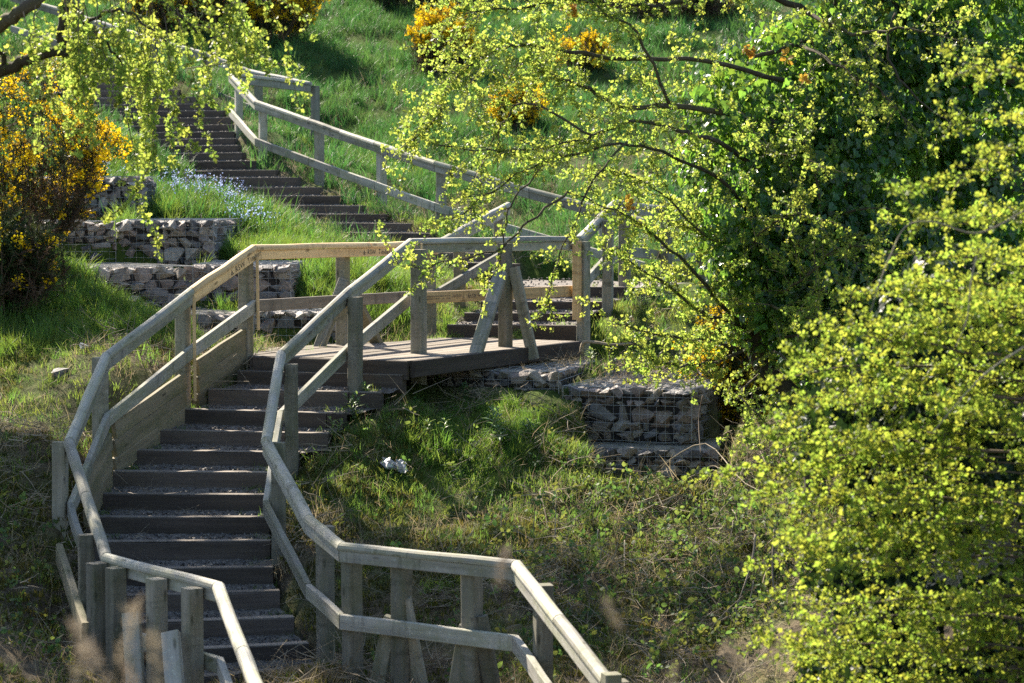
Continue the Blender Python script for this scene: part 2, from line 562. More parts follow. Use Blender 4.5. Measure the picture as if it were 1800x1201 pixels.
def tps_eval(c, xy, q):
    out = np.empty(len(q))
    for s in range(0, len(q), 20000):
        b = q[s:s + 20000]
        d2 = ((b[:, None] - xy[None]) ** 2).sum(-1)
        out[s:s + 20000] = (0.5 * d2 * np.log(d2 + 1e-9)) @ c[:-3] + c[-3] + b @ c[-2:]
    return out


TC = tps_fit(P[:, :2], P[:, 2], 0.03)
xs = np.r_[-300, -180, -100, -60, -40, -28, -20, -16, np.arange(-13, -7, .3), np.arange(-7, 7, .1), np.arange(7, 13.1, .3), 16, 20, 28, 40, 60, 100, 180, 300]
ys = np.r_[-120, -60, -30, -15, -6, 0, 3, 5, np.arange(6.5, 13.5, .3), np.arange(13.5, 36, .1), np.arange(36, 52, .2), np.arange(52, 60, .8), 64, 72, 85, 110, 160, 240, 400]
GX, GY = np.meshgrid(xs, ys)
q = np.c_[GX.ravel(), GY.ravel()]
zt = tps_eval(TC, P[:, :2], q)
zf = np.interp(q[:, 1], [-100, 0, 4, 9, 14, 20, 30, 45, 60, 150, 400], [-1.7, -1.7, -1.9, -3.3, -3.0, -1.4, .5, 4.0, 6.2, 9, 10])
dx = np.clip((np.abs(q[:, 0]) - 9) / 5, 0, 1)
dy = np.clip(np.maximum(9.5 - q[:, 1], q[:, 1] - 54) / 4, 0, 1)
w = np.maximum(dx, dy)
w = w * w * (3 - 2 * w)
zz = zt * (1 - w) + zf * w


def vnoise(x, y, seed):
    """smooth value noise"""
    r = np.random.default_rng(seed)
    T = r.random((257, 257))
    xi, yi = np.floor(x).astype(int), np.floor(y).astype(int)
    fx, fy = x - xi, y - yi
    fx, fy = fx * fx * (3 - 2 * fx), fy * fy * (3 - 2 * fy)
    a, b = T[yi % 256, xi % 256], T[yi % 256, (xi + 1) % 256]
    c, d = T[(yi + 1) % 256, xi % 256], T[(yi + 1) % 256, (xi + 1) % 256]
    return (a * (1 - fx) + b * fx) * (1 - fy) + (c * (1 - fx) + d * fx) * fy


zz = zz + (vnoise(q[:, 0] * .9 + 40, q[:, 1] * .9, 1) - .5) * .22 + (vnoise(q[:, 0] * 3 + 40, q[:, 1] * 3, 2) - .5) * .10 + (vnoise(q[:, 0] * 8 + 90, q[:, 1] * 8, 3) - .5) * .04


def inside_poly(poly, pts):
    """convex polygon test, poly list of (x,y)"""
    s = None
    ok = np.ones(len(pts), bool)
    ar = sum(poly[i][0] * poly[(i + 1) % len(poly)][1] - poly[(i + 1) % len(poly)][0] * poly[i][1] for i in range(len(poly)))
    sg = 1 if ar > 0 else -1
    for i in range(len(poly)):
        (x0, y0), (x1, y1) = poly[i], poly[(i + 1) % len(poly)]
        ok &= sg * ((x1 - x0) * (pts[:, 1] - y0) - (y1 - y0) * (pts[:, 0] - x0)) >= 0
    return ok


FOOT = []   # (polygon, z cap, keep-out for plants)


def grow_poly(poly, g):
    c = sum((Vector(p) for p in poly), Vector((0, 0))) / len(poly)
    return [tuple(Vector(p) + (Vector(p) - c).normalized() * g) for p in poly]


def flight_foot(F, last_back=0.4):
    for k in range(len(F)):
        a, b = F[k]
        if F is F1:
            n = F[k - 1] if k else None
        else:
            n = F[k + 1] if k + 1 < len(F) else None
        if n is None:
            d = Vector((0, last_back, 0)); n = (a + d, b + d)
        FOOT.append((grow_poly([(a.x, a.y), (b.x, b.y), (n[1].x, n[1].y), (n[0].x, n[0].y)], .06), a.z - .12))


for F_ in (F1, F2, F3, F4): flight_foot(F_)
FOOT.append(([(p.x, p.y) for p in DECK], ZL - .13))
L2 = [F2[3][0] + Vector((-.05, 0, 0)), F2[3][1] + Vector((.9, .1, 0)), F2[3][1] + Vector((1.0, 3.0, 0)), F3[0][0] + Vector((-.1, .1, 0))]
ZL2 = F2[3][0].z
FOOT.append(([(p.x, p.y) for p in L2], ZL2 - .05))
for g, nm in GABS:
    c, u, w_ = g['c'], g['u'], g['w']
    pl = [c, c + u * g['front'], c + u * g['front'] + w_ * g['depth'], c + w_ * g['depth']]
    FOOT.append((grow_poly([(p.x, p.y) for p in pl], .0), c.z - .16))
STRIP = []
for g, nm in GABS:
    c, u, w_ = g['c'], g['u'], g['w']
    if nm == 'r3': continue
    e0, e1 = (-.0, .0) if nm[0] == 'l' else (-.15, -.25)
    c0 = c + u * e0; c1 = c + u * (g['front'] + e1)
    for k in range(4):
        a0, a1 = -w_ * (.28 * k), -w_ * (.28 * (k + 1))
        pl = [c0 + a0, c1 + a0, c1 + a1, c0 + a1]
        zc = c.z - g['h'] + .03 - (.03 if nm[0] == 'l' else .12) * k
        if nm == 'r2': zc = c.z - .13 - .08 * k
        STRIP.append(([(p.x, p.y) for p in pl], zc, k))
GD = {nm: g for g, nm in GABS}
WEDGE = []
for m_, b_ in (('l4', 'l4b'), ('l3', 'l3b'), ('l2', 'l2b')):
    g, h = GD[m_], GD[b_]
    c0 = g['c'] + g['u'] * g['front']
    pl = [c0, c0 + g['w'] * g['depth'], h['c'] + h['w'] * h['depth'], h['c']]
    WEDGE.append(([(p.x, p.y) for p in pl], g['c'].z - .03))
FOOT += WEDGE
for poly, zc in FOOT + [(a, b) for a, b, k in STRIP]:
    ins = inside_poly(poly, q)
    zz[ins] = np.minimum(zz[ins], zc)
ZG = zz.reshape(GX.shape)


def ground_z(x, y):
    x, y = np.atleast_1d(x).astype(float), np.atleast_1d(y).astype(float)
    i = np.clip(np.searchsorted(xs, x) - 1, 0, len(xs) - 2)
    j = np.clip(np.searchsorted(ys, y) - 1, 0, len(ys) - 2)
    fx = (x - xs[i]) / (xs[i + 1] - xs[i]); fy = (y - ys[j]) / (ys[j + 1] - ys[j])
    return (ZG[j, i] * (1 - fx) + ZG[j, i + 1] * fx) * (1 - fy) + (ZG[j + 1, i] * (1 - fx) + ZG[j + 1, i + 1] * fx) * fy


def gz(x, y): return float(ground_z(x, y)[0])


def surf_z(x, y):
    for (g, nm), i in zip(GABS, range(99)):
        d = Vector((x, y, 0)) - Vector((g['c'].x, g['c'].y, 0))
        if 0 < d.dot(g['u']) < g['front'] and 0 < d.dot(g['w']) < g['depth']: return g['c'].z
    return gz(x, y)


def zone(x, y):
    """lush and dry by inverse distance weighting of the control points"""
    qq = np.c_[x, y]
    out = np.empty((len(qq), 2))
    for s in range(0, len(qq), 20000):
        b = qq[s:s + 20000]
        w2 = 1 / (((b[:, None] - P[None, :, :2]) ** 2).sum(-1) + .15) ** 2
        out[s:s + 20000] = (w2 @ AT) / w2.sum(1)[:, None]
    return out


nx, ny = len(xs), len(ys)
tm = bpy.data.meshes.new('ground')
ii = (np.arange(ny - 1)[:, None] * nx + np.arange(nx - 1)[None]).ravel()
fc = np.c_[ii, ii + 1, ii + nx + 1, ii + nx]
tm.from_pydata(np.c_[q, zz].tolist(), [], fc.tolist())
tm.polygons.foreach_set('use_smooth', [True] * len(tm.polygons))
za = zone(q[:, 0], q[:, 1])
a_ = tm.attributes.new('zone', 'FLOAT_VECTOR', 'POINT')
a_.data.foreach_set('vector', np.c_[za, np.zeros(len(za))].astype(np.float32).ravel())


def ground_mat():
    m, nt, bs, out = new_mat('hillside_soil')
    g = N(nt, 'ShaderNodeNewGeometry')
    at_ = N(nt, 'ShaderNodeAttribute', attribute_name='zone')
    sep = N(nt, 'ShaderNodeSeparateXYZ')
    nt.links.new(at_.outputs['Vector'], sep.inputs[0])
    p = g.outputs['Position']
    n1 = noise(nt, p, 9.0, 6, 0.75, 0.4)
    n2 = noise(nt, p, 1.4, 4, 0.6)
    n3 = noise(nt, p, 30.0, 4, 0.7, 1.2)
    soil = ramp(nt, n1, [(0.3, (0.03, 0.024, 0.016)), (0.5, (0.095, 0.076, 0.052)), (0.72, (0.22, 0.18, 0.125))])
    straw = ramp(nt, n3, [(0.35, (0.05, 0.04, 0.028)), (0.55, (0.17, 0.135, 0.085)), (0.7, (0.31, 0.26, 0.18))])
    moss = ramp(nt, n3, [(0.3, (0.025, 0.045, 0.01)), (0.6, (0.075, 0.11, 0.022)), (0.8, (0.14, 0.15, 0.04))])
    f = ramp(nt, n2, [(0.4, (0, 0, 0)), (0.6, (1, 1, 1))])
    c = mixc(nt, f, soil, straw)
    mm = N(nt, 'ShaderNodeMath', operation='MULTIPLY_ADD')
    nt.links.new(sep.outputs[0], mm.inputs[0])
    mm.inputs[1].default_value = 0.9
    nt.links.new(n2, mm.inputs[2])
    mf = ramp(nt, mm.outputs[0], [(0.7, (0, 0, 0)), (1.05, (1, 1, 1))])
    c = mixc(nt, mf, c, moss)
    nt.links.new(c, bs.inputs['Base Color'])
    bs.inputs['Roughness'].default_value = 1.0
    bs.inputs['Specular IOR Level'].default_value = 0.1
    bump(nt, n1, 0.9, 0.05, bs)
    return m


tm.materials.append(ground_mat())
ground = bpy.data.objects.new('ground', tm)
COL.objects.link(ground)
tag(ground, 'steep soil and moss hillside under the grass', kind='structure')

# ------------------------------------------------------------------ stair flights
def tread(mb, near, far, zn, zfar):
    """gravel between the sleeper of a step and the foot of the next one"""
    (a, b), (c, d) = near, far
    nxx, nyy = 26, 6
    vs_, fs_ = [], []
    for j in range(nyy + 1):
        t = j / nyy
        for i in range(nxx + 1):
            s = i / nxx
            p = a.lerp(b, s).lerp(c.lerp(d, s), t)
            z = zn + (zfar - zn) * t + random.uniform(-.007, .007) - .012 - .018 * math.sin(math.pi * min(1, t * 1.3 + .05)) * (.4 + .6 * math.sin(math.pi * s))
            vs_.append((p.x, p.y, z))
    for j in range(nyy):
        for i in range(nxx):
            k = j * (nxx + 1) + i
            fs_.append((k, k + 1, k + nxx + 2, k + nxx + 1))
    mb.add(vs_, fs_)


PEB = []


def stair(name, F, order, label, up_end=None, split=()):
    """order: +1 when F runs upwards, -1 when it runs downwards"""
    S = list(F) if order > 0 else list(reversed(F))
    a0 = S[0][0].lerp(S[0][1], .5)
    root = empty(name, (a0.x, a0.y, a0.z - .15), label, 'stairs', 'flights of the hillside stairs')
    for k, (a, b) in enumerate(S):
        d = (b - a).normalized()
        back = Vector((-d.y, d.x, 0))
        if back.y < 0: back = -back
        h = .15
        pieces = [(a, b)]
        if k in split:
            mpt = a.lerp(b, split[k])
            pieces = [(a, mpt - d * .004), (mpt + d * .004, b)]
        for i, (p0, p1) in enumerate(pieces):
            mb = MB()
            off = back * .05 + Vector((0, 0, -h / 2 - .002))
            prism(mb, chamfer_rect(.10, h, .008), p0 + off, p1 + off, segs=6, jit=.004)
            o = mb.build('sleeper', M['sleeper'], root)
            mb = MB()          # worn, dusty wood along the top of the sleeper
            off = back * .052 + Vector((0, 0, .001))
            prism(mb, chamfer_rect(.094, .008, .002), p0 + off, p1 + off, segs=6, jit=.0015)
            mb.build('worn_edge', M['edge'], o)
        if k + 1 < len(S): n = S[k + 1]
        else: n = up_end
        if n is None: continue
        mb = MB()
        tread(mb, (a + back * .095, b + back * .095), (n[0], n[1]), a.z, min(a.z + .03, n[0].z - .02) if k + 1 < len(S) else a.z)
        mb.build('gravel_tread', M['gravel'], root, smooth=True)
        for _ in range(170):
            s, t = random.random(), random.random() ** .7
            p = (a + back * .1).lerp(b + back * .1, s).lerp(n[0].lerp(n[1], s), t)
            PEB.append((p.x, p.y, a.z - .004 + t * .02))
    return root


s1 = stair('stair_flight', F1[1:], -1, 'lowest flight of dark sleeper steps climbing from the boardwalk to the timber landing', None, {13: .82, 12: .9})
# gravel from the last sleeper back to the front of the landing
a, b = F1[1]
mb = MB(); tread(mb, (a + Vector((0, .095, 0)), b + Vector((0, .095, 0))), (F1[0][0], F1[0][1]), a.z, a.z + .02)
mb.build('gravel_tread', M['gravel'], s1, smooth=True)
s2 = stair('stair_flight', F2, 1, 'short flight of four sleeper steps rising from the back right of the landing',
           (F3[0][0] + Vector((.55, -.1, 0)), L2[2] + Vector((-.2, -1.3, 0))))
s3 = stair('stair_flight', F3, 1, 'long diagonal flight of sleeper steps climbing the grass slope behind the landing', (F4[0][0], F4[0][1]), {3: .09})
s4 = stair('stair_flight', F4, 1, 'topmost flight of steps half hidden behind hanging hawthorn twigs', None)

# landing deck
land = empty('timber_landing', DECK[0].lerp(DECK[2], .5) - Vector((0, 0, .3)), 'flat plank landing where the lower stairs turn, with dark timber edges', 'landing')


def clip(poly, p, n):
    out = []
    for i in range(len(poly)):
        a, b = poly[i], poly[(i + 1) % len(poly)]
        da, db = (a - p).dot(n), (b - p).dot(n)
        if da >= 0: out.append(a)
        if da * db < 0: out.append(a.lerp(b, da / (da - db)))
    return out


dd = (DECK[2] - DECK[1]).normalized()
dd = Vector((dd.x, dd.y, 0)).normalized()
dn = Vector((-dd.y, dd.x, 0))
vals = [(p - DECK[1]).dot(dn) for p in DECK]
t0, t1 = min(vals), max(vals)
t = t0
while t < t1:
    wd = .14
    poly = clip(list(DECK), DECK[1] + dn * (t + .004), dn)
    poly = clip(poly, DECK[1] + dn * (t + wd - .004), -dn) if poly else []
    if len(poly) >= 3:
        mb = MB()
        zj = random.uniform(-.003, .003)
        n = len(poly)
        top = [Vector((p.x, p.y, ZL + zj)) for p in poly]
        bot = [Vector((p.x, p.y, ZL - .04)) for p in poly]
        ro = random.uniform(0, 40)
        gr = [(p.dot(dd) + ro, p.dot(dn), 0) for p in top] + [(p.dot(dd) + ro, p.dot(dn), .04) for p in bot]
        mb.add(top + bot, [tuple(range(n)), tuple(reversed(range(n, 2 * n)))] + [(i, i + n, (i + 1) % n + n, (i + 1) % n) for i in range(n)], gr)
        mb.build('plank', M['plank'], land)
    t += wd
for i, j, hh in ((0, 1, .16), (1, 2, .14), (5, 0, .16)):
    a, b = DECK[i], DECK[j]
    d = (b - a).normalized()
    o_ = Vector((d.y, -d.x, 0)) * .03
    mb = MB()
    z = Vector((0, 0, -hh / 2 - .004))
    prism(mb, chamfer_rect(.05, hh, .006), a + o_ + z, b + o_ + z, segs=5, jit=.003)
    mb.build('edge_beam', M['sleeper'], land)
mb = MB()
prism(mb, chamfer_rect(.12, .12, .01), at(850, 652, 21.4), at(925, 634, 22.3))
mb.build('joist', M['sleeper'], land)

# ------------------------------------------------------------------ handrails
CAP = [(-.039, 0), (.039, 0), (.041, .014), (.035, .032), (.021, .045), (0, .050), (-.021, .045), (-.035, .032), (-.041, .014)]


def rail_run(root, pts, side_out, dlow=.50, caps=None, board=True, low=True, mats=None, lows=None, low_pts=None, cap_open=None):
    """pts: top of handrail cap; side_out: +1 when the posts stand on the right-hand side of travel"""
    n = len(pts)
    dirs = [(pts[i + 1] - pts[i]).normalized() for i in range(n - 1)]
    hd = [Vector((d.x, d.y, 0)).normalized() for d in dirs]
    boards, lows_ = [], []
    for i in range(n - 1):
        n0 = (hd[i] + hd[i - 1]).normalized() if i > 0 else hd[i]
        n1 = (hd[i] + hd[i + 1]).normalized() if i < n - 2 else hd[i]
        mt = (mats or {}).get(i, (M['cap'], M['grey'], M['grey']))
        z = Vector((0, 0, -.050))
        Ls = (pts[i + 1] - pts[i]).length
        cut = random.uniform(.35, .65) if Ls > 1.7 else None
        joints = [(0, 1)] if cut is None else [(0, cut - .002 / Ls), (cut + .002 / Ls, 1)]
        for f0, f1 in joints:
            mb = MB()
            prism(mb, CAP, pts[i].lerp(pts[i + 1], f0) + z, pts[i].lerp(pts[i + 1], f1) + z, n0=n0 if f0 == 0 else hd[i], n1=n1 if f1 == 1 else hd[i], segs=4, jit=.004)
            mb.build('handrail_cap', mt[0], root)
        z = Vector((0, 0, -.050 - .041))
        mb = MB()
        s_ = perp(dirs[i]) * (side_out * -.006)
        prism(mb, chamfer_rect(.045, .080, .004), pts[i] + z + s_, pts[i + 1] + z + s_, n0=n0, n1=n1, segs=3, jit=.002)
        boards.append(mb.build('top_rail', mt[1], root))
        if low:
            lp = low_pts or [p - Vector((0, 0, dlow)) for p in pts]
            mb = MB()
            joints2 = joints if i not in (6, 7) else [(0, 1)]
            for f0, f1 in joints2:
                mb = MB()
                q0, q1 = lp[i].lerp(lp[i + 1], f0), lp[i].lerp(lp[i + 1], f1)
                prism(mb, chamfer_rect(.045, .102, .005), q0 - Vector((0, 0, .052)) + s_, q1 - Vector((0, 0, .052)) + s_, n0=n0 if f0 == 0 else hd[i], n1=n1 if f1 == 1 else hd[i], segs=3, jit=.004)
                ob = mb.build('lower_rail', mt[2], root)
            lows_.append(ob)
    return boards, lows_


def post(root, x, y, ztop, zbot, d, mat, s=.100, off=0.0, side_out=1):
    d = Vector((d.x, d.y, 0)).normalized()
    sd = Vector((d.y, -d.x, 0)) * side_out
    p = Vector((x, y, 0)) + sd * off
    mb = MB()
    lean = Vector((random.uniform(-.008, .008), random.uniform(-.008, .008), 0))
    prism(mb, chamfer_rect(s, s, .007), Vector((p.x, p.y, zbot)), Vector((p.x, p.y, ztop)) + lean, side=d, up=sd, segs=4, jit=.002)
    return mb.build('post', mat, root), p


def posts_on(root, pts, spec, side_out, off=.074, mat=None, s=.100):
    """spec: (segment index, fraction, zbottom override or None, material)"""
    out_ = []
    for seg, t, zb, mt in spec:
        a, b = pts[seg], pts[seg + 1]
        p = a.lerp(b, t)
        d = b - a
        if t <= .001 and seg > 0: d = (b - a).normalized() + (pts[seg] - pts[seg - 1]).normalized()
        sd = Vector((d.y, -d.x, 0)).normalized() * side_out * off
        zg = gz(p.x + sd.x, p.y + sd.y) - .3 if zb is None else zb
        o, pp = post(root, p.x, p.y, p.z - .055, zg, d, mt or M['post'], s, off, side_out)
        out_.append((o, pp, p))
    return out_


def brace(root, a, b, mat, w_=.10, h_=.075):
    mb = MB()
    d = (b - a).normalized()
    prism(mb, chamfer_rect(w_, h_, .006), a, b, side=Vector((1, -.25, 0)).normalized() - d * d.dot(Vector((1, -.25, 0)).normalized()), segs=3, jit=.003,
          up=None)
    return mb.build('brace', mat, root)


GREY3 = (M['cap'], M['grey'], M['grey'])
NEW3 = (M['new'], M['new'], M['grey'])

# --- left / back run (A)
A = [at(462, 1225, 12.7), at(384, 1022, 14.9), at(187, 972, 16.0), at(121, 770, 17.6), at(186, 620, 18.75), at(335, 506, 19.9), at(446, 430, 20.75),
     at(766, 423.5, 23.6), at(893, 355, 25.4)]
ra = empty('timber_handrail', (A[1].x, A[1].y, gz(A[1].x, A[1].y)), 'left-hand handrail climbing the lower stairs and backing the landing, with pale new rails', 'handrail',
           'timber handrails of the hillside stairs')
boardsA, lowA = rail_run(ra, A, -1, .475, mats={5: NEW3, 6: (M['new'], M['new'], M['plank'])})
posts_on(ra, A, [(0, .02, None, None), (1, .12, None, None), (1, .43, None, None), (1, .80, None, None), (1, .98, None, None)], -1, .09, s=.106)
posts_on(ra, A, [(2, .22, None, None), (3, .04, None, None), (4, .03, None, None), (5, .0, None, None), (6, .0, None, None), (6, .50, None, None), (7, .03, None, None),
                 (7, .42, None, M['kick']), (7, .985, None, None)], -1, .085)
# battens of new wood on two posts
for (x0, y0, x1, y1, D) in ((452, 452, 453, 580, 20.72), (341, 522, 350, 705, 19.9)):
    mb = MB(); prism(mb, chamfer_rect(.022, .05, .003), at(x0, y0, D), at(x0 + 2, y1, D), side=Vector((1, 0, 0)), up=Vector((0, 1, 0)))
    mb.build('post_strip', M['new'], ra)
# braces
brace(ra, at(606, 492, 22.15), at(556, 625, 21.95), M['grey'])
brace(ra, at(622, 520, 22.3), at(668, 615, 22.6), M['kick'])
for (xa, ya, xb, yb, D0, D1) in ((231, 1078, 245, 1300, 15.3, 15.0), (300, 1112, 318, 1330, 14.9, 14.5)):
    brace(ra, at(xa, ya, D0), at(xb, yb, D1), M['grey'], .115, .06)
# kick boards on the uphill side
for (x0, y0, D0, x1, y1, D1) in ((430, 577, 20.75, 346, 632, 20.05), (324, 654, 19.9, 200, 741, 18.85), (193, 760, 18.75, 150, 830, 18.05)):
    for k in range(3):
        a, b = at(x0, y0, D0), at(x1, y1, D1)
        dz = Vector((0, 0, -.07 - .143 * k))
        mb = MB(); prism(mb, chamfer_rect(.04, .138, .005), a + dz, b + dz, segs=4, jit=.003)
        mb.build('kick_board', M['kick'], ra)
mb = MB(); prism(mb, chamfer_rect(.05, .14, .005), at(104, 972, 17.2), at(150, 1112, 15.9), segs=4, jit=.003)
mb.build('kick_board', M['kick'], ra)

# --- right-hand run (B)
B = [at(1068, 1187, 12.8), at(908, 984, 14.95), at(602, 953, 15.75), at(543, 905, 16.45), at(468, 768, 17.75), at(494, 616, 18.95), at(612, 506, 20.05), at(722, 419, 21.2),
     at(1017, 414.5, 23.2), at(1081, 351, 25.0), at(1232, 371, 26.7)]
rb = empty('timber_handrail', (B[1].x, B[1].y, gz(B[1].x, B[1].y)), 'right-hand handrail running from the nearest bottom corner up the stairs and over the gabion wall', 'handrail',
           'timber handrails of the hillside stairs')
boardsB, lowBB = rail_run(rb, B, 1, .475, mats={7: (M['cap'], M['grey'], M['new'])})
posts_on(rb, B, [(0, .03, None, None), (0, .84, None, None), (1, .285, None, None), (1, .70, None, None), (2, .0, None, None), (2, .85, None, None)], 1, .08, s=.106)
posts_on(rb, B, [(4, .02, None, None), (4, .92, None, None), (5, .96, None, None), (7, .985, None, M['grey']), (8, .55, None, None), (9, .03, None, None),
                 (9, .5, None, None), (9, .96, None, None)], 1, .085)
mb = MB(); prism(mb, chamfer_rect(.085, .03, .003), at(1014, 424, 23.05), at(1014, 562, 23.05), side=Vector((1, 0, 0)), up=Vector((0, 1, 0)))
mb.build('post_strip', M['new'], rb)  # batten of new wood on the far landing post
mb = MB(); prism(mb, chamfer_rect(.016, .05, .003), at(741, 428, 21.2), at(741, 660, 21.2), side=Vector((1, 0, 0)), up=Vector((0, 1, 0)))  # thin pale strip down the right edge of the landing corner post
mb.build('post_strip', M['new'], rb)
brace(rb, at(880, 480, 21.72), at(829, 645, 21.1), M['grey'], .115, .07)
brace(rb, at(903, 470, 21.95), at(938, 632, 21.9), M['post'], .10, .07)
for (xa, ya, xb, yb, D0, D1) in ((708, 1052, 748, 1260, 15.55, 15.62), (690, 1085, 655, 1240, 15.62, 15.7), (842, 1083, 882, 1300, 15.19, 15.27), (822, 1100, 790, 1280, 15.26, 15.34)):
    brace(rb, at(xa, ya, D0), at(xb, yb, D1), M['post'], .105, .06)
posts_on(rb, B, [(7, .44, None, None)], 1, .20)
posts_on(rb, B, [(6, .90, None, None)], 1, .13, s=.112)
# stub post at the very bottom right
post(rb, at(1076, 1195, 12.6).x, 12.6, at(1076, 1184, 12.6).z, -3.5, Vector((.3, -1, 0)), M['post'], .09)

# --- third flight (C)
Cc = [at(1135, 384, 27.6), at(932, 330, 28.35), at(766, 283, 28.9), at(600, 228, 30.6), at(451, 176, 32.0), at(405, 127, 33.4)]
rc = empty('timber_handrail', (Cc[2].x, Cc[2].y, gz(Cc[2].x, Cc[2].y)), 'grey handrail slanting down across the picture beside the long diagonal flight', 'handrail', 'timber handrails of the hillside stairs')
rail_run(rc, Cc, 1, .50)
posts_on(rc, Cc, [(0, .38, None, M['grey']), (1, .98, None, M['grey']), (2, .62, None, M['grey']), (3, .32, None, M['grey']), (4, .02, None, M['grey']), (4, .92, None, M['grey'])], 1, .085)
# --- uppermost (E)
E = [at(546, 144, 35.0), at(440, 122, 35.9), at(357, 90, 36.5), at(263, 64, 37.3), at(130, 22, 38.4), at(20, -12, 39.3)]
re_ = empty('timber_handrail', (E[0].x, E[0].y, gz(E[0].x, E[0].y)), 'uppermost handrail behind the hawthorn twigs, ending at a tall bare corner post', 'handrail', 'timber handrails of the hillside stairs')
rail_run(re_, E, 1, .52)
posts_on(re_, E, [(0, .0, None, M['grey']), (0, .93, None, M['grey']), (2, .0, None, M['grey']), (3, .0, None, M['grey']), (3, .83, None, M['grey'])], 1, .085)
mb = MB(); prism(mb, CAP, Cc[5] - Vector((0, 0, .05)), E[0] - Vector((0.02, 0, .05))); mb.build('handrail_cap', M['cap'], re_)
mb = MB(); prism(mb, chamfer_rect(.045, .096, .004), Cc[5] - Vector((0, 0, .1)), E[0] - Vector((.02, 0, .1))); mb.build('top_rail', M['grey'], re_)


# --- stencilled lettering on the new boards
def lettering(board, a, b, s0, size, flip=False, zoff=-.091, text='RSW  Timber', marks=False, face=-1):
    d = (b - a).normalized()
    sd = perp(d)
    if sd.y > 0: sd = -sd
    up = d.cross(sd)
    if up.z < 0: up = -up
    cu = bpy.data.curves.new('lettering', 'FONT')
    cu.body = text
    cu.size = size
    cu.space_character = 1.12
    cu.resolution_u = 3
    to = bpy.data.objects.new('lettering', cu)
    COL.objects.link(to)
    dg = bpy.context.evaluated_depsgraph_get()
    me = bpy.data.meshes.new_from_object(to.evaluated_get(dg))
    bpy.data.objects.remove(to)
    mb = MB()
    vv = [Vector(v.co) for v in me.vertices]
    ff = [tuple(p.vertices) for p in me.polygons]
    w = max(v.x for v in vv)
    ox = size * 1.1
    vv = [Vector((v.x + ox, v.y, 0)) for v in vv]
    # triangle mark before the words
    k = len(vv)
    vv += [Vector((0, 0, 0)), Vector((size * .6, 0, 0)), Vector((size * .3, size * .62, 0)), Vector((size * .18, size * .1, 0)), Vector((size * .42, size * .1, 0)), Vector((size * .3, size * .36, 0))]
    ff += [(k, k + 1, k + 4, k + 3), (k + 1, k + 2, k + 5, k + 4), (k + 2, k, k + 3, k + 5)]
    tot = w + ox
    if marks:      # two rows of small illegible stamp marks after the words
        x = tot + size * .4
        while x < tot + size * 6.5:
            wd = random.uniform(.2, .5) * size
            for row in ((.42, .66), (.02, .24)):
                if random.random() < .85:
                    x2 = x
                    while x2 < x + wd:
                        k = len(vv)
                        ww = size * random.uniform(.05, .09)
                        y0 = size * (row[0] + random.uniform(0, .05)); y1 = size * row[1]
                        vv += [Vector((x2, y0, 0)), Vector((x2 + ww, y0, 0)), Vector((x2 + ww, y1, 0)), Vector((x2, y1, 0))]
                        ff += [(k, k + 1, k + 2, k + 3)]
                        x2 += ww + size * .05
            x += wd + size * .18
        tot = x
    c = a + d * s0 + Vector((0, 0, zoff)) + sd * .0298
    out_ = []
    for v in vv:
        x, y = v.x, v.y - size * .33
        if flip: x, y = tot - x, -y
        out_.append(c + d * x + up * y)
    mb.add(out_, ff)
    mb.build('lettering', M['ink'], board, kind='stuff')


La = (A[7] - A[6]).length
lettering(boardsA[6], A[6], A[7], La * (637 - 446) / (766 - 446.) * .93, .068)
Lb = (A[6] - A[5]).length
lettering(boardsA[5], A[5], A[6], Lb * .58, .068)
lowB = lowBB[7]
lettering(lowB, B[7] - Vector((0, 0, .475)), B[8] - Vector((0, 0, .475)), .17, .056, True, -.0525, marks=True)

# ------------------------------------------------------------------ stones and gabions
def hull_stone(seed, sx=1, sy=1, sz=1, n=12):
    import bmesh
    r = np.random.default_rng(seed)
    bm = bmesh.new()
    for _ in range(n):
        v = r.normal(size=3); v /= np.linalg.norm(v)
        v *= r.uniform(.7, 1.1)
        v = np.clip(v, -.78, .78)
        bm.verts.new((v[0] * sx * .6, v[1] * sy * .6, v[2] * sz * .6))
    res = bmesh.ops.convex_hull(bm, input=bm.verts)
    bmesh.ops.delete(bm, geom=[g for g in res['geom_interior'] if isinstance(g, bmesh.types.BMVert)], context='VERTS')
    me = bpy.data.meshes.new('stone')
    bm.to_mesh(me)
    bm.free()
    me.materials.append(M['stone'])
    return me


STONES = [hull_stone(100 + i) for i in range(12)]


def stone_wall(root, o, eu, ew, L, H, seed):
    """rows of stones on the face that starts at o, runs along eu for L and down for H; ew points into the basket"""
    r = random.Random(seed)
    base = root_loc(root)
    z = 0.0
    while z < H - .03:
        rh = r.choice((.06, .085, .105, .13))
        rh = min(rh, H - z)
        x = r.uniform(-.03, 0)
        while x < L:
            wd = rh * r.uniform(1.0, 2.2)
            wd = min(wd, L - x + .02)
            if wd > .03:
                c = o + eu * (x + wd / 2) + Vector((0, 0, -(z + rh / 2))) + ew * (.075 + r.uniform(-.012, .018))
                s = bpy.data.objects.new('stone', r.choice(STONES))
                COL.objects.link(s)
                s.parent = root
                s.location = c - base
                s.scale = (wd * r.uniform(1.22, 1.42), .17, rh * r.uniform(1.3, 1.6))
                s.rotation_euler = (r.uniform(-.12, .12), r.uniform(-.38, .38) + (math.pi if r.random() < .5 else 0), math.atan2(eu.y, eu.x) + r.uniform(-.15, .15))
            x += wd
        z += rh


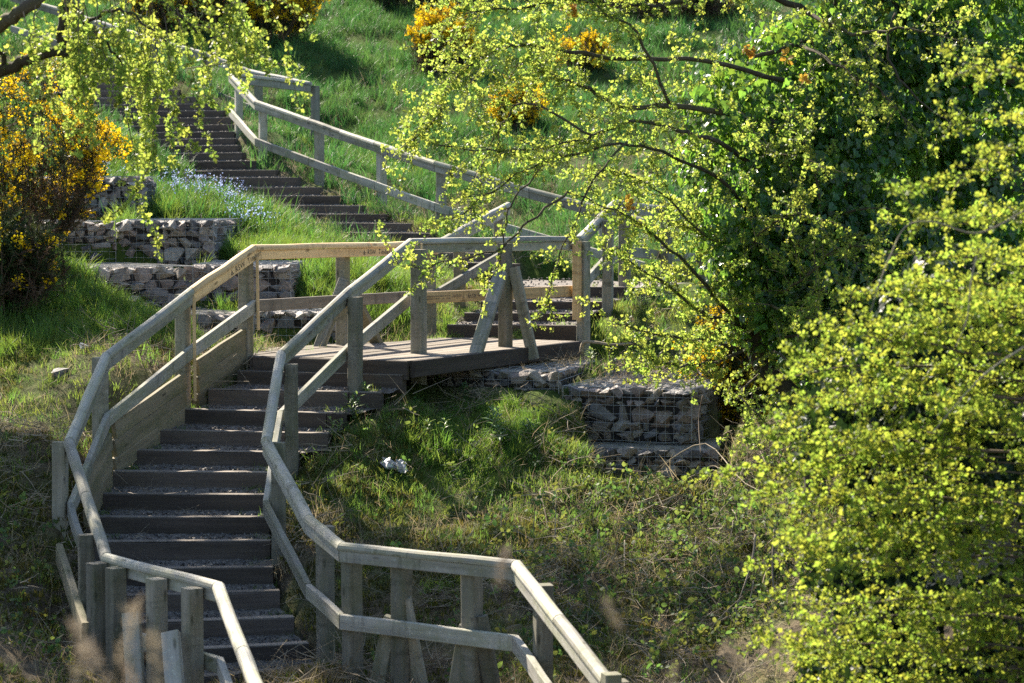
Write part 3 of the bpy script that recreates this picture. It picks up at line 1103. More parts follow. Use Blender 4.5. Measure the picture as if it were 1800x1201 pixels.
GLAB = {'r1': 'large sunlit-sided gabion basket of grey stones jutting from the bank below the landing', 'r2': 'half-buried gabion basket with grass over its front beside the landing edge',
        'r3': 'long gabion basket in the upper course covered with dead grass below the right-hand rail', 'r4': 'low gabion basket peeping out beneath the large jutting basket',
        'r5': 'bottom right gabion basket showing its wire top beside the hawthorn bush', 'r6': 'dark gabion basket partly behind the ivy tree trunk',
        'l4': 'gabion basket just behind the landing and its braced back post', 'l4b': 'angled gabion basket low behind the sloping left handrail',
        'l3': 'gabion basket seen through the corner of the pale new rails', 'l3b': 'angled gabion basket with pale wire top in the second course from the bottom left',
        'l2': 'broad gabion basket in the grass left of the stairs, flat to the viewer', 'l2b': 'angled gabion basket beside the gorse bush in the middle course',
        'l1': 'topmost gabion basket under the hanging hawthorn twigs'}
for gi, (g, nm) in enumerate(GABS):
    c, u, w_, L, Dp, H = g['c'], g['u'], g['w'], g['front'], g['depth'], g['h']
    root = empty('gabion_basket', c + u * (L / 2) + w_ * (Dp / 2) - Vector((0, 0, H)), GLAB[nm], 'gabion', 'stone filled wire baskets')
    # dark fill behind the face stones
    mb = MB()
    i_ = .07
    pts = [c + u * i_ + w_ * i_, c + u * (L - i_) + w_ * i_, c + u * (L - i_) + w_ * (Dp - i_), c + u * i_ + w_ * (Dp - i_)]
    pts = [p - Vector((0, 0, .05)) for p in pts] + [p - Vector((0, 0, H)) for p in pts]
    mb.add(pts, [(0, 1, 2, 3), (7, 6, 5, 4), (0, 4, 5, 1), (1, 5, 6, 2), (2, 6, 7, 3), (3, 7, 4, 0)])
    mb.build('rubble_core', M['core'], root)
    stone_wall(root, c + u * L, -u, w_, L, H, gi * 7 + 1)
    if nm in ('r1', 'r3', 'r5', 'l1', 'l4', 'l3', 'l2'):
        stone_wall(root, c, w_, u, min(Dp, 1.75), H, gi * 7 + 2)
    # top layer of stones: foreshortened, joined
    r = random.Random(gi)
    mb = MB()
    y = .03
    while y < Dp - .05:
        x = .02
        rd = r.uniform(.08, .13)
        while x < L - .04:
            wd = r.uniform(.09, .2)
            me = r.choice(STONES)
            cc = c + u * min(x + wd / 2, L - .05) + w_ * (y + rd / 2) + Vector((0, 0, -.035 + r.uniform(-.012, .008)))
            an = r.uniform(0, 6.28)
            sgn = r.choice((1, -1))
            mb.add([cc + u * (v.co.x * wd * sgn) + w_ * (v.co.y * rd) + Vector((0, 0, v.co.z * .07)) for v in me.vertices], [tuple(p.vertices) for p in me.polygons])
            x += wd
        y += rd
    mb.build('top_stones', M['stone'], root, kind='stuff')
    # welded wire
    mb = MB()
    st, rw = .0755, .0016

    def wires(o, eu, ev, Lu, Lv, bulge=None):
        nu, nv = max(1, round(Lu / st)), max(1, round(Lv / st))
        nrm = eu.cross(ev).normalized()
        for i in range(nu + 1):
            p = o + eu * (Lu * i / nu)
            pts_ = [p + ev * (Lv * t) + nrm * random.uniform(-.004, .004) + eu * random.uniform(-.004, .004) for t in (0, .33, .66, 1)]
            tube(mb, pts_, rw, rw, 3)
        for j in range(nv + 1):
            p = o + ev * (Lv * j / nv)
            pts_ = [p + eu * (Lu * t) + nrm * random.uniform(-.004, .004) + ev * random.uniform(-.006, .006) for t in np.linspace(0, 1, 6)]
            tube(mb, pts_, rw, rw, 3)
    dn_ = Vector((0, 0, -1))
    lift = Vector((0, 0, .012))
    wires(c + lift - w_ * .004, u, dn_, L, H + .01)
    wires(c + lift, u, w_, L, Dp)
    wires(c + lift - u * .004, w_, dn_, Dp, H + .01)
    for p in (c, c + u * L, c + w_ * Dp):
        tube(mb, [p + lift, p + lift - Vector((0, 0, H + .01))], .004, .004, 4)
    mb.build('wire_mesh', M['wire'], root, kind='stuff')

# ------------------------------------------------------------------ scatter (geometry nodes) for what nobody could count
def source(name, verts, faces, mat, smooth=False):
    me = bpy.data.meshes.new(name)
    me.from_pydata([tuple(v) for v in verts], [], faces)
    me.materials.append(mat)
    if smooth: me.polygons.foreach_set('use_smooth', [True] * len(me.polygons))
    return bpy.data.objects.new(name, me)      # never linked to the scene: only instanced


NG = {}


def scatter(name, pts, rots, scl, idx, key, sources, parent=None, label=None, kind='stuff'):
    if key not in NG:
        colx = bpy.data.collections.new('source_' + key)
        for s in sources: colx.objects.link(s)
        ng = bpy.data.node_groups.new('scatter_' + key, 'GeometryNodeTree')
        ng.interface.new_socket('Geometry', in_out='INPUT', socket_type='NodeSocketGeometry')
        ng.interface.new_socket('Geometry', in_out='OUTPUT', socket_type='NodeSocketGeometry')
        gi, go = ng.nodes.new('NodeGroupInput'), ng.nodes.new('NodeGroupOutput')
        ci = ng.nodes.new('GeometryNodeCollectionInfo')
        ci.inputs[0].default_value = colx
        ci.inputs[1].default_value = True
        ci.inputs[2].default_value = True
        ip = ng.nodes.new('GeometryNodeInstanceOnPoints')
        ip.inputs['Pick Instance'].default_value = True

        def na(nm, t):
            n = ng.nodes.new('GeometryNodeInputNamedAttribute')
            n.data_type = t
            n.inputs[0].default_value = nm
            return n.outputs[0]
        e2r = ng.nodes.new('FunctionNodeEulerToRotation')
        ng.links.new(na('rot', 'FLOAT_VECTOR'), e2r.inputs[0])
        ng.links.new(gi.outputs[0], ip.inputs['Points'])
        ng.links.new(ci.outputs[0], ip.inputs['Instance'])
        ng.links.new(na('idx', 'INT'), ip.inputs['Instance Index'])
        ng.links.new(e2r.outputs[0], ip.inputs['Rotation'])
        ng.links.new(na('scl', 'FLOAT'), ip.inputs['Scale'])
        ng.links.new(ip.outputs[0], go.inputs[0])
        NG[key] = ng
    pts = np.asarray(pts, dtype=np.float32)
    off = np.array(root_loc(parent)) if parent is not None else np.zeros(3)
    me = bpy.data.meshes.new(name)
    me.vertices.add(len(pts))
    me.vertices.foreach_set('co', (pts - off).astype(np.float32).ravel())
    for nm, t, arr, f in (('rot', 'FLOAT_VECTOR', rots, 'vector'), ('scl', 'FLOAT', scl, 'value'), ('idx', 'INT', idx, 'value')):
        a = me.attributes.new(nm, t, 'POINT')
        a.data.foreach_set(f, np.asarray(arr, dtype=np.int32 if t == 'INT' else np.float32).ravel())
    o = bpy.data.objects.new(name, me)
    COL.objects.link(o)
    if parent is not None: o.parent = parent
    md = o.modifiers.new('scatter', 'NODES')
    md.node_group = NG[key]
    o['kind'] = kind
    if label: o['label'] = label
    return o


def tuft(name, mat, seed, n, L, w, r0, lean, segs=3, curl=1.0):
    r = np.random.default_rng(seed)
    V, Fc = [], []
    for _ in range(n):
        az = r.uniform(0, 2 * math.pi)
        rr = r0 * math.sqrt(r.uniform())
        a2 = r.uniform(0, 2 * math.pi)
        base = np.array([rr * math.cos(a2), rr * math.sin(a2), -.02])
        l = L * r.uniform(.45, 1.1)
        ln = lean * r.uniform(.2, 1.1)
        d = np.array([math.cos(az), math.sin(az), 0])
        sd = np.array([-math.sin(az), math.cos(az), 0])
        tw = r.uniform(-1, 1)
        sd = sd * math.cos(tw) + d * math.sin(tw)
        k0 = len(V)
        th = ln * .35
        p = base.copy()
        for s in range(segs + 1):
            t = s / segs
            ww = w * (1 - t ** 1.6) * .5 * r.uniform(.9, 1.1)
            if s == segs:
                V.append(p.copy())
            else:
                V += [p - sd * ww, p + sd * ww]
            step = l / segs
            p = p + (d * math.sin(th) + np.array([0, 0, math.cos(th)])) * step
            th += ln * curl * (1.3 / segs)
        for s in range(segs):
            a = k0 + s * 2
            if s < segs - 1: Fc.append((a, a + 1, a + 3, a + 2))
            else: Fc.append((a, a + 1, a + 2))
    return source(name, V, Fc, mat)


LUSH = [tuft('lush_tuft_' + c, M['grass'], 10 + i, 34, .30, .0075, .09, 1.0) for i, c in enumerate('abcd')]
HILL = [tuft('hill_tuft_' + c, M['grass2'], 20 + i, 30, .24, .008, .11, .9) for i, c in enumerate('abcd')]
SHORT = [tuft('short_tuft_' + c, M['short'], 30 + i, 22, .14, .006, .08, .9) for i, c in enumerate('abcd')]
DRY = [tuft('dry_tuft_' + c, M['straw'], 40 + i, 14, .22, .005, .12, 1.5) for i, c in enumerate('abcd')]
MOSS = [tuft('moss_tuft_' + c, M['moss'], 50 + i, 30, .05, .009, .07, 1.1, 2) for i, c in enumerate('abc')]


def litter_src(name, seed, n, L, r0):
    r = np.random.default_rng(seed)
    mb = MB()
    random.seed(seed)
    for _ in range(n):
        p = Vector((r.uniform(-r0, r0), r.uniform(-r0, r0), r.uniform(0, .07)))
        az = r.uniform(0, 6.28)
        el = r.normal() * .35 + .12
        d = Vector((math.cos(az) * math.cos(el), math.sin(az) * math.cos(el), math.sin(el)))
        l = L * r.uniform(.3, 1.2)
        pts = [p]
        for k in range(4):
            d = (d + Vector(r.normal(size=3) * .13)).normalized()
            pts.append(pts[-1] + d * l / 4)
        tube(mb, pts, r.uniform(.0018, .0045), .0012, 3)
    return source(name, mb.v, mb.f, M['deadwood'])


LITTER = [litter_src('litter_' + c, 60 + i, 12, .26, .16) for i, c in enumerate('abcd')]

# leaf shapes
def fan_leaf(outline, mid=(0, .45, .0), scale=1.0, fold=.12):
    v = [Vector((mid[0], mid[1], mid[2]))] + [Vector((x, y, abs(x) * fold + z)) for x, y, z in outline]
    f = [(0, i, i + 1) for i in range(1, len(outline))] + [(0, len(outline), 1)]
    return [p * scale for p in v], f


HAWO = [(0, 0, 0), (-.30, .28, 0), (-.46, .52, -.03), (-.22, .60, 0), (-.26, .86, -.05), (0, 1.0, -.10), (.26, .86, -.05), (.22, .60, 0), (.46, .52, -.03), (.30, .28, 0)]
IVYO = [(0, 0, 0), (-.32, -.06, 0), (-.52, .22, -.05), (-.34, .52, 0), (-.14, .78, -.03), (0, 1.05, -.12), (.14, .78, -.03), (.34, .52, 0), (.52, .22, -.05), (.32, -.06, 0)]
OVAL = [(0, 0, 0), (-.26, .22, 0), (-.36, .5, -.02), (-.24, .78, -.05), (0, 1.0, -.12), (.24, .78, -.05), (.36, .5, -.02), (.26, .22, 0)]
LANC = [(0, 0, 0), (-.10, .3, 0), (-.11, .6, -.05), (0, 1.0, -.2), (.11, .6, -.05), (.10, .3, 0)]


def orient(verts, d, up, p):
    y = d.normalized()
    x = y.cross(up)
    if x.length < 1e-4: x = y.cross(Vector((1, .3, .2)))
    x.normalize()
    z = x.cross(y)
    return [p + x * v.x + y * v.y + z * v.z for v in verts]


def rvec(r): return Vector(r.normal(size=3)).normalized()


def cluster(name, mat, seed, n, outline, L, spread, stem=0.0):
    r = np.random.default_rng(seed)
    V, Fc = [], []
    for i in range(n):
        d = rvec(r)
        d = (d + Vector((0, 0, .45)) * (1 - spread)).normalized()
        lv, lf = fan_leaf(outline, scale=L * r.uniform(.6, 1.15))
        p = d * (stem * r.uniform(.2, 1)) + rvec(r) * .008
        vv = orient(lv, d, rvec(r) + Vector((0, 0, 1.0)), p)
        k = len(V)
        V += vv
        Fc += [tuple(j + k for j in f) for f in lf]
    return source(name, V, Fc, mat)


HAW = [cluster('hawthorn_sprig_' + c, M['haw'], 70 + i, 6 + i % 3, HAWO, .027, .8, .012) for i, c in enumerate('abcd')]
HAWB = [cluster('hawthorn_bush_sprig_' + c, M['haw2'], 80 + i, 6 + i % 3, HAWO, .024, .8, .014) for i, c in enumerate('abcd')]
IVY = [cluster('ivy_leaf_' + c, M['ivy'], 90 + i, 1, IVYO, .085, .5) for i, c in enumerate('ab')]
OLD = [cluster('copper_sprig_a', M['oldleaf'], 97, 5, OVAL, .05, .8, .01)]
BRAM = [cluster('bramble_sprig_' + c, M['bram'], 110 + i, 4, OVAL, .055, .5, .02) for i, c in enumerate('abc')]


def ivy_src():
    out_ = []
    r = np.random.default_rng(5)
    for c in 'abc':
        V, Fc = [], []
        for k in range(3):
            lv, lf = fan_leaf(IVYO, scale=.085 * r.uniform(.65, 1.1), fold=.18)
            # blades hang: tip down, face outwards (+x of the instance)
            d = Vector((.35 + r.normal() * .2, r.normal() * .45, -1)).normalized()
            vv = orient(lv, d, Vector((1, r.normal() * .35, .5)), Vector((r.uniform(0, .06), r.uniform(-.07, .07), r.uniform(-.07, .07))))
            n = len(V)
            V += vv; Fc += [tuple(j + n for j in f) for f in lf]
        out_.append(source('ivy_spray_' + c, V, Fc, M['ivy']))
    return out_


IVYS = ivy_src()
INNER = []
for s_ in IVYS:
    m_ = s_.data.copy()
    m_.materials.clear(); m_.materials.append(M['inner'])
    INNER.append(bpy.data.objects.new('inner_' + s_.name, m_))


def gorse_src(name, mat, seed):
    r = np.random.default_rng(seed)
    V, Fc = [], []
    for k in range(34):
        t = r.uniform(0, 1)
        p = Vector((0, 0, t * .15))
        d = (rvec(r) + Vector((0, 0, .7))).normalized()
        l = r.uniform(.02, .05) * (1.1 - t * .5)
        s = d.cross(rvec(r)).normalized() * .0028
        n = len(V)
        V += [p - s, p + s, p + d * l]
        Fc += [(n, n + 1, n + 2)]
    for k in range(3):
        n = len(V)
        a = 2.09 * k
        V += [Vector((.003 * math.cos(a), .003 * math.sin(a), -.03)), Vector((.003 * math.cos(a + 2), .003 * math.sin(a + 2), -.03)), Vector((0, 0, .16))]
        Fc += [(n, n + 1, n + 2)]
    return source(name, V, Fc, mat)


GORSE = [gorse_src('gorse_spray_' + c, M['gorse'], 120 + i) for i, c in enumerate('abc')]
GORSEB = [gorse_src('gorse_brown_spray_' + c, M['brown'], 130 + i) for i, c in enumerate('abc')]


def flower_src(name, seed, n=12, L=.10, pr=.014, mat=None):
    r = np.random.default_rng(seed)
    V, Fc = [], []
    for k in range(n):
        t = (k + r.uniform(0, 1)) / n
        c = Vector((r.normal() * .018, r.normal() * .018, t * L))
        for j in range(2):      # two crossed petals, each a folded pair
            d = (rvec(r) + Vector((0, 0, .3))).normalized()
            s = d.cross(rvec(r)).normalized() * pr * .75
            n0 = len(V)
            V += [c - d * pr * .4, c + s + d * pr * .35, c + d * pr, c - s + d * pr * .35]
            Fc += [(n0, n0 + 1, n0 + 2), (n0, n0 + 2, n0 + 3)]
    return source(name, V, Fc, mat or M['yellow'])


FLOW = [flower_src('gorse_flower_' + c, 140 + i) for i, c in enumerate('abc')]

# ------------------------------------------------------------------ grass
def in_keepout(pts2):
    k = np.zeros(len(pts2), bool)
    for poly, zc in FOOT + [(a, b) for a, b, kk in STRIP if kk == 0]:
        k |= inside_poly(poly, pts2)
    return k


def wedge(n, y0, y1, spread=.245, left=None, right=None):
    """random ground points in the field of view, even per ground area"""
    u = rng.random(n)
    y = np.sqrt(y0 ** 2 + u * (y1 ** 2 - y0 ** 2))
    x = (rng.random(n) * 2 - 1) * spread * y
    return x, y


def put_grass(name, label, key, src, n, y0, y1, accept, smin, smax, tilt=.25, sink=0.0):
    x, y = wedge(n, y0, y1)
    keep = ~in_keepout(np.c_[x, y])
    x, y = x[keep], y[keep]
    zn = zone(x, y)
    ok = rng.random(len(x)) < accept(x, y, zn[:, 0], zn[:, 1])
    x, y = x[ok], y[ok]
    z = ground_z(x, y) - sink
    n = len(x)
    rot = np.c_[rng.normal(size=n) * tilt, rng.normal(size=n) * tilt, rng.random(n) * 6.28]
    s = rng.uniform(smin, smax, n) * (.75 + .5 * vnoise(x * 1.3 + 200, y * 1.3 + 200, 11))
    o = scatter(name, np.c_[x, y, z], rot, s, rng.integers(0, len(src), n), key, src, None, label)
    return o


def patch(x, y, f, seed, lo=.3, hi=.65):
    return np.clip((vnoise(x * f + 300, y * f + 300, seed) - lo) / (hi - lo), 0, 1)


put_grass('grass', 'long bright green grass around the landing and gabions', 'lush', LUSH, 42000, 19, 34,
          lambda x, y, l, d: np.clip((l - .55) * 2.6, 0, 1), .45, 1.1)
put_grass('grass', 'mid green grass covering the upper hillside', 'hill', HILL, 46000, 27, 56,
          lambda x, y, l, d: np.clip((l - .1) * 1.6, 0, 1) * (.35 + .65 * patch(x, y, .8, 21)), .7, 1.5)
put_grass('grass', 'short patchy grass on the banks beside the lower stairs', 'short', SHORT, 52000, 13.5, 30,
          lambda x, y, l, d: np.clip(l * 1.25, 0, 1) * np.clip((y - 15.5) / 3.5, .22, 1) * (.2 + .8 * patch(x, y, 1.6, 22, .25, .6)), .4, 1.15)
put_grass('dry_grass', 'bleached dry grass lying through the banks', 'dry', DRY, 42000, 13.5, 40,
          lambda x, y, l, d: np.clip(d * .9, 0, 1) * (.25 + .75 * patch(x, y, 1.4, 23)), .5, 1.15, .5)
put_grass('moss', 'ochre green moss cushions on the bare banks', 'moss', MOSS, 30000, 13.5, 26,
          lambda x, y, l, d: .85 * patch(x, y, 1.1, 24, .45, .6), .8, 1.6, .2)
put_grass('dead_stems', 'grey dead stems and twigs lying on the banks', 'litter', LITTER, 9000, 13.5, 30,
          lambda x, y, l, d: np.clip((d - .25) * 1.5, 0, 1) * (.15 + .85 * patch(x, y, 1.0, 25, .35, .6)), .5, 1.3, .25)

bp, bt = rng.normal(size=(900, 2)), None
bx = .0 + bp[:, 0] * .55 + .02
by = 19.95 + bp[:, 1] * .33
ok_ = ~in_keepout(np.c_[bx, by])
bx, by = bx[ok_], by[ok_]
scatter('grass', np.c_[bx, by, ground_z(bx, by)], np.c_[rng.normal(size=len(bx)) * .3, rng.normal(size=len(bx)) * .3, rng.random(len(bx)) * 6.28], rng.uniform(.28, .62, len(bx)), rng.integers(0, 4, len(bx)), 'lush', LUSH, None, 'fresh sunlit grass on the bank in front of the half-buried gabion')
tp = []
for g, nm in GABS:
    if nm in ('r1', 'r2', 'r3', 'r5'):
        k_ = {'r1': 45, 'r2': 60, 'r3': 240, 'r5': 20}[nm]
        for _ in range(k_):
            p_ = g['c'] + g['u'] * rng.uniform(.05, g['front'] - .05) + g['w'] * (rng.uniform(.0, 1) ** (.8 if nm == 'r3' else 1)) * (g['depth'] - .05)
            tp.append(tuple(p_))
tp = np.array(tp)
n_ = len(tp)
scatter('dry_grass', tp, np.c_[rng.normal(size=n_) * .6, rng.normal(size=n_) * .6, rng.random(n_) * 6.28], rng.uniform(.25, .7, n_), rng.integers(0, 4, n_), 'dry', DRY, None, 'bleached grass caught in the wire tops of the right-hand gabions')
tq = tp[rng.random(n_) < .35]
n_ = len(tq)
scatter('dead_stems', tq, np.c_[rng.normal(size=n_) * .15, rng.normal(size=n_) * .15, rng.random(n_) * 6.28], rng.uniform(.4, .9, n_), rng.integers(0, 4, n_), 'litter', LITTER, None, 'dead stems scattered on the right-hand gabions')


# extra lush tussocks (countable, prominent)
def tussock(px, py, D, s, label, mat, n=90, L=.42):
    p = at(px, py, D)
    z = gz(p.x, p.y)
    o = tuft('grass_tussock', mat, int(px), n, L * s, .008, .09 * s, 1.15, 4)
    COL.objects.link(o)
    o.name = 'grass_tussock'
    o.location = (p.x, p.y, z)
    tag(o, label, 'grass tussock', 'grass tussocks')


tussock(725, 812, 19.4, .45, 'small round bright tussock on the bank above the white litter', M['grass'], 160, .4)
tussock(400, 412, 26.9, 1.1, 'dark arching tussock right of the broad gabion', M['grass'])
tussock(300, 400, 27.2, 1.0, 'pale arching tussock between the topmost and broad gabions', M['grass'])
tussock(672, 505, 24.9, 1.0, 'tussock seen between the landing rails left of the grey corner post', M['grass'])
tussock(1065, 606, 23.1, .9, 'tussock beside the dead branch at the foot of the new-wood post', M['grass'])
tussock(820, 715, 20.1, .6, 'sunlit tussock nearest the grey landing post on the bank', M['grass'], 140, .34)
tussock(880, 740, 20.0, .6, 'sunlit tussock lowest on the bright patch of the bank', M['grass'], 140, .34)
tussock(790, 565, 23.9, .7, 'tussock at the foot of the short flight', M['grass'])
tussock(510, 270, 33.6, 1.0, 'tussock behind the kinked grey rail', M['grass2'])
tussock(600, 320, 31.8, .8, 'tussock between the two posts of the slanting rail', M['grass2'])

wp, lp_ = [], []
for F_ in (F1[2:14], F3[:12], F2):
    for a, b in F_:
        for e, o_ in ((a, b), (b, a)):
            d_ = (o_ - e).normalized()
            for _ in range(5):
                p_ = e + d_ * abs(rng.normal() * .10) + Vector((0, rng.uniform(.1, .32) * (1 if F_ is not F1 else 1), 0))
                wp.append((p_.x, p_.y, e.z - .01))
        for _ in range(3):
            p_ = a.lerp(b, rng.random()) + Vector((0, rng.uniform(.1, .3), 0))
            lp_.append((p_.x, p_.y, a.z))
wp, lp_ = np.array(wp), np.array(lp_)
n_ = len(wp)
scatter('weeds', wp, np.c_[rng.normal(size=n_) * .4, rng.normal(size=n_) * .4, rng.random(n_) * 6.28], rng.uniform(.25, .75, n_), rng.integers(0, 4, n_), 'short', SHORT, None, 'small weeds growing at the ends of the stair treads')
n_ = len(lp_)
scatter('dead_stems', lp_, np.c_[rng.normal(size=n_) * .05, rng.normal(size=n_) * .05, rng.random(n_) * 6.28], rng.uniform(.2, .5, n_), rng.integers(0, 4, n_), 'litter', LITTER, None, 'bits of dead stem blown onto the stair treads')

# loose pebbles on the treads
PEBS = [source('pebble_' + c, [v.co * .022 for v in STONES[i].vertices], [tuple(p.vertices) for p in STONES[i].polygons], M['stone']) for i, c in enumerate('abc')]
for s_ in PEBS: s_.data.materials[0] = M['pebble']
pp = np.array(PEB)
scatter('gravel', pp, rng.random((len(pp), 3)) * 6.28, rng.uniform(.35, 1.3, len(pp)), rng.integers(0, 3, len(pp)), 'pebble', PEBS, None, 'loose grey gravel scattered over the stair treads')

# ------------------------------------------------------------------ trees
def grow(r, p, d, L, n, grav, wob):
    pts = [Vector(p)]
    d = Vector(d).normalized()
    for k in range(n):
        d = (d + rvec(r) * wob + Vector((0, 0, -grav))).normalized()
        pts.append(pts[-1] + d * (L / n))
    return pts


def poly_at(pts, t):
    n = len(pts) - 1
    f = min(max(t, 0), .9999) * n
    k = int(f)
    return pts[k].lerp(pts[k + 1], f - k), (pts[k + 1] - pts[k]).normalized()


def leaves_along(r, pts, sp, jit, out_, t0=.1):
    L = sum((pts[i + 1] - pts[i]).length for i in range(len(pts) - 1))
    n = max(1, int(L / sp))
    for k in range(n):
        t = t0 + (1 - t0) * (k + r.uniform(0, 1)) / n
        p, d = poly_at(pts, t)
        out_.append(p + rvec(r) * jit)
    out_.append(pts[-1])


def foliage(root, name, leaves, key, src, smin, smax, seed, parent=None):
    r = np.random.default_rng(seed)
    L = np.array([tuple(p) for p in leaves])
    n = len(L)
    return scatter(name, L, r.random((n, 3)) * 6.28, r.uniform(smin, smax, n), r.integers(0, len(src), n), key, src, root)


def smooth_poly(pts, n=4):
    """catmull-rom"""
    out_ = []
    P_ = [pts[0]] + list(pts) + [pts[-1]]
    for i in range(1, len(P_) - 2):
        p0, p1, p2, p3 = P_[i - 1:i + 3]
        for k in range(n):
            t = k / n
            out_.append(.5 * ((2 * p1) + (-p0 + p2) * t + (2 * p0 - 5 * p1 + 4 * p2 - p3) * t * t + (-p0 + 3 * p1 - 3 * p2 + p3) * t ** 3))
    out_.append(pts[-1])
    return out_


def limb(root, name, pts, r0, r1, mat='bark', sides=8, wob=.015, seed=0):
    r = np.random.default_rng(seed)
    pts = smooth_poly([Vector(p) for p in pts], 5)
    pts = [p + rvec(r) * wob for p in pts]
    mb = MB()
    tube(mb, pts, r0, r1, sides)
    mb.build(name, M[mat], root, smooth=True)
    return pts


def twigs_from(r, mains, per_m, lrange, grav, spread, tw, lv, sp, jit, sub=.5, t0=.1, bias=Vector((0, 0, 0)), tan=.7, wob=.16):
    """second and third order twigs with leaf clusters"""
    for pts in mains:
        L = sum((pts[i + 1] - pts[i]).length for i in range(len(pts) - 1))
        for k in range(max(2, int(L * per_m))):
            t = r.uniform(t0, 1)
            p, d = poly_at(pts, t)
            dd_ = (d * tan + rvec(r) * spread + bias)
            l = r.uniform(*lrange)
            q_ = grow(r, p, dd_, l, 6, grav, wob)
            tw.append((q_, .0038))
            leaves_along(r, q_, sp, jit, lv)
            if l > .25:
                for j in range(int(l / .25 * sub) + 1):
                    p2, d2 = poly_at(q_, r.uniform(.2, .95))
                    q2 = grow(r, p2, d2 * .6 + rvec(r) * .8, l * r.uniform(.25, .5), 4, grav, .2)
                    tw.append((q2, .0025))
                    leaves_along(r, q2, sp, jit, lv)
        leaves_along(r, pts, sp * 1.5, jit, lv, .35)


def build_twigs(root, tw, mat='twig'):
    mb = MB()
    for pts, r0 in tw: tube(mb, pts, r0, .0012, 3)
    mb.build('twigs', M[mat], root, kind='stuff')


def PX(lst): return [at(*p) for p in lst]


# 1 --- hawthorn whose boughs hang into the top left corner
def tree_left():
    r = np.random.default_rng(201)
    b = at(-330, 700, 15.6)
    zg = gz(b.x, 15.6)
    root = empty('hawthorn_tree', (b.x, 15.6, zg), 'hawthorn with dark boughs and drooping twigs of young leaves hanging into the top left corner', 'tree', 'trees around the stairs')
    limb(root, 'trunk', [Vector((b.x, 15.6, zg - .2)), at(-300, 450, 15.5), at(-250, 240, 15.3), at(-170, 90, 15.1), at(-90, -60, 15.0)], .13, .08, seed=1)
    l1 = limb(root, 'branch', PX([(-250, 230, 15.3), (-120, 175, 15.1), (0, 127, 14.9), (60, 102, 14.8), (128, 90, 14.7)]), .05, .028, seed=2)
    l2 = limb(root, 'branch', PX([(108, 96, 14.75), (108, 55, 14.7), (116, 10, 14.7), (135, -60, 14.8)]), .032, .03, seed=3, wob=.006)
    l3 = limb(root, 'branch', PX([(-170, 90, 15.1), (-60, 70, 14.9), (0, 42, 14.7), (50, 12, 14.6), (100, -30, 14.6), (200, -60, 14.6)]), .05, .03, seed=4)
    l4 = limb(root, 'branch', PX([(122, 5, 14.7), (150, 35, 14.6), (172, 55, 14.55), (185, 70, 14.5), (215, 115, 14.45)]), .02, .006, seed=5)
    l5 = limb(root, 'branch', PX([(-90, -60, 15.0), (60, -110, 14.8), (240, -100, 14.6), (400, -40, 14.4), (470, 10, 14.3)]), .05, .006, seed=6)
    l6 = limb(root, 'branch', PX([(60, -110, 14.8), (200, -50, 14.4), (300, 10, 14.2), (350, 60, 14.1)]), .03, .005, seed=7)
    l7 = limb(root, 'branch', PX([(-10, 135, 14.9), (5, 100, 14.85), (-20, 60, 14.8), (30, 40, 14.8)]), .02, .008, seed=8)
    l8 = limb(root, 'branch', PX([(150, 35, 14.6), (210, 20, 14.4), (260, 45, 14.3), (310, 95, 14.2)]), .012, .004, seed=9)
    tw, lv = [], []
    # drooping twigs, from the boughs above the frame
    hang = []
    for k in range(46):
        x0 = r.uniform(-20, 430)
        y0 = r.uniform(-60, 60)
        # lower envelope of the curtain
        yb = np.interp(x0, [-20, 60, 130, 200, 260, 300, 340, 400, 440], [210, 230, 255, 230, 320, 270, 180, 130, 110]) * r.uniform(.55, 1.08)
        x1 = x0 + r.uniform(-20, 45)
        D = r.uniform(13.7, 15.2)
        n = 7
        pts = []
        wx = r.uniform(-14, 14)
        for i in range(n + 1):
            t = i / n
            pts.append(at(x0 + (x1 - x0) * t ** 1.5 + wx * math.sin(t * 3.1) + r.normal() * 3, y0 + (yb - y0) * t + r.normal() * 2, D + .1 * math.sin(t * 3 + wx)))
        hang.append(pts)
        tw.append((pts, .0042))
        leaves_along(r, pts, .05, .02, lv, .2)
    twigs_from(r, hang, 3.4, (.08, .26), .06, .7, tw, lv, .048, .016, .5, .15)
    for spec in ([(222, 205, 14.2), (232, 250, 14.15), (243, 300, 14.1), (236, 345, 14.1), (212, 367, 14.1), (190, 385, 14.1)], [(270, 230, 14.2), (262, 290, 14.2), (240, 335, 14.2), (255, 380, 14.15), (280, 425, 14.1)],
                 [(330, 120, 14.2), (400, 110, 14.2), (440, 95, 14.2), (478, 115, 14.2)], [(300, 190, 14.1), (330, 235, 14.1), (345, 262, 14.1)], [(380, 60, 14.1), (420, 85, 14.1), (455, 92, 14.1)]):
        pts = smooth_poly(PX(spec), 4)
        tw.append((pts, .004))
        leaves_along(r, pts, .06, .015, lv, .1)
        twigs_from(r, [pts], 5, (.05, .16), .05, .7, tw, lv, .05, .014, .3, .2)
    twigs_from(r, [l1, l2, l3, l4, l7, l8], 5, (.15, .45), .08, .8, tw, lv, .06, .02, .6, .1)
    twigs_from(r, [l5, l6], 6, (.3, .7), .10, .8, tw, lv, .06, .02, .7, .1)
    # boughs to the left of the frame
    for k in range(7):
        a = poly_at(l3, r.uniform(0, .4))[0]
        q_ = grow(r, a, Vector((-.6 + r.normal() * .5, r.normal() * .5, .5 + r.normal() * .4)), r.uniform(.8, 1.6), 7, .02, .15)
        mb = MB(); tube(mb, q_, .02, .005, 5); mb.build('branch', M['bark'], root)
        twigs_from(r, [q_], 7, (.25, .6), .05, .8, tw, lv, .06, .02, .7, .1)
    build_twigs(root, tw)
    foliage(root, 'leaves', lv, 'haw', HAW, .65, 1.25, 202)
    print('left hawthorn clusters', len(lv))


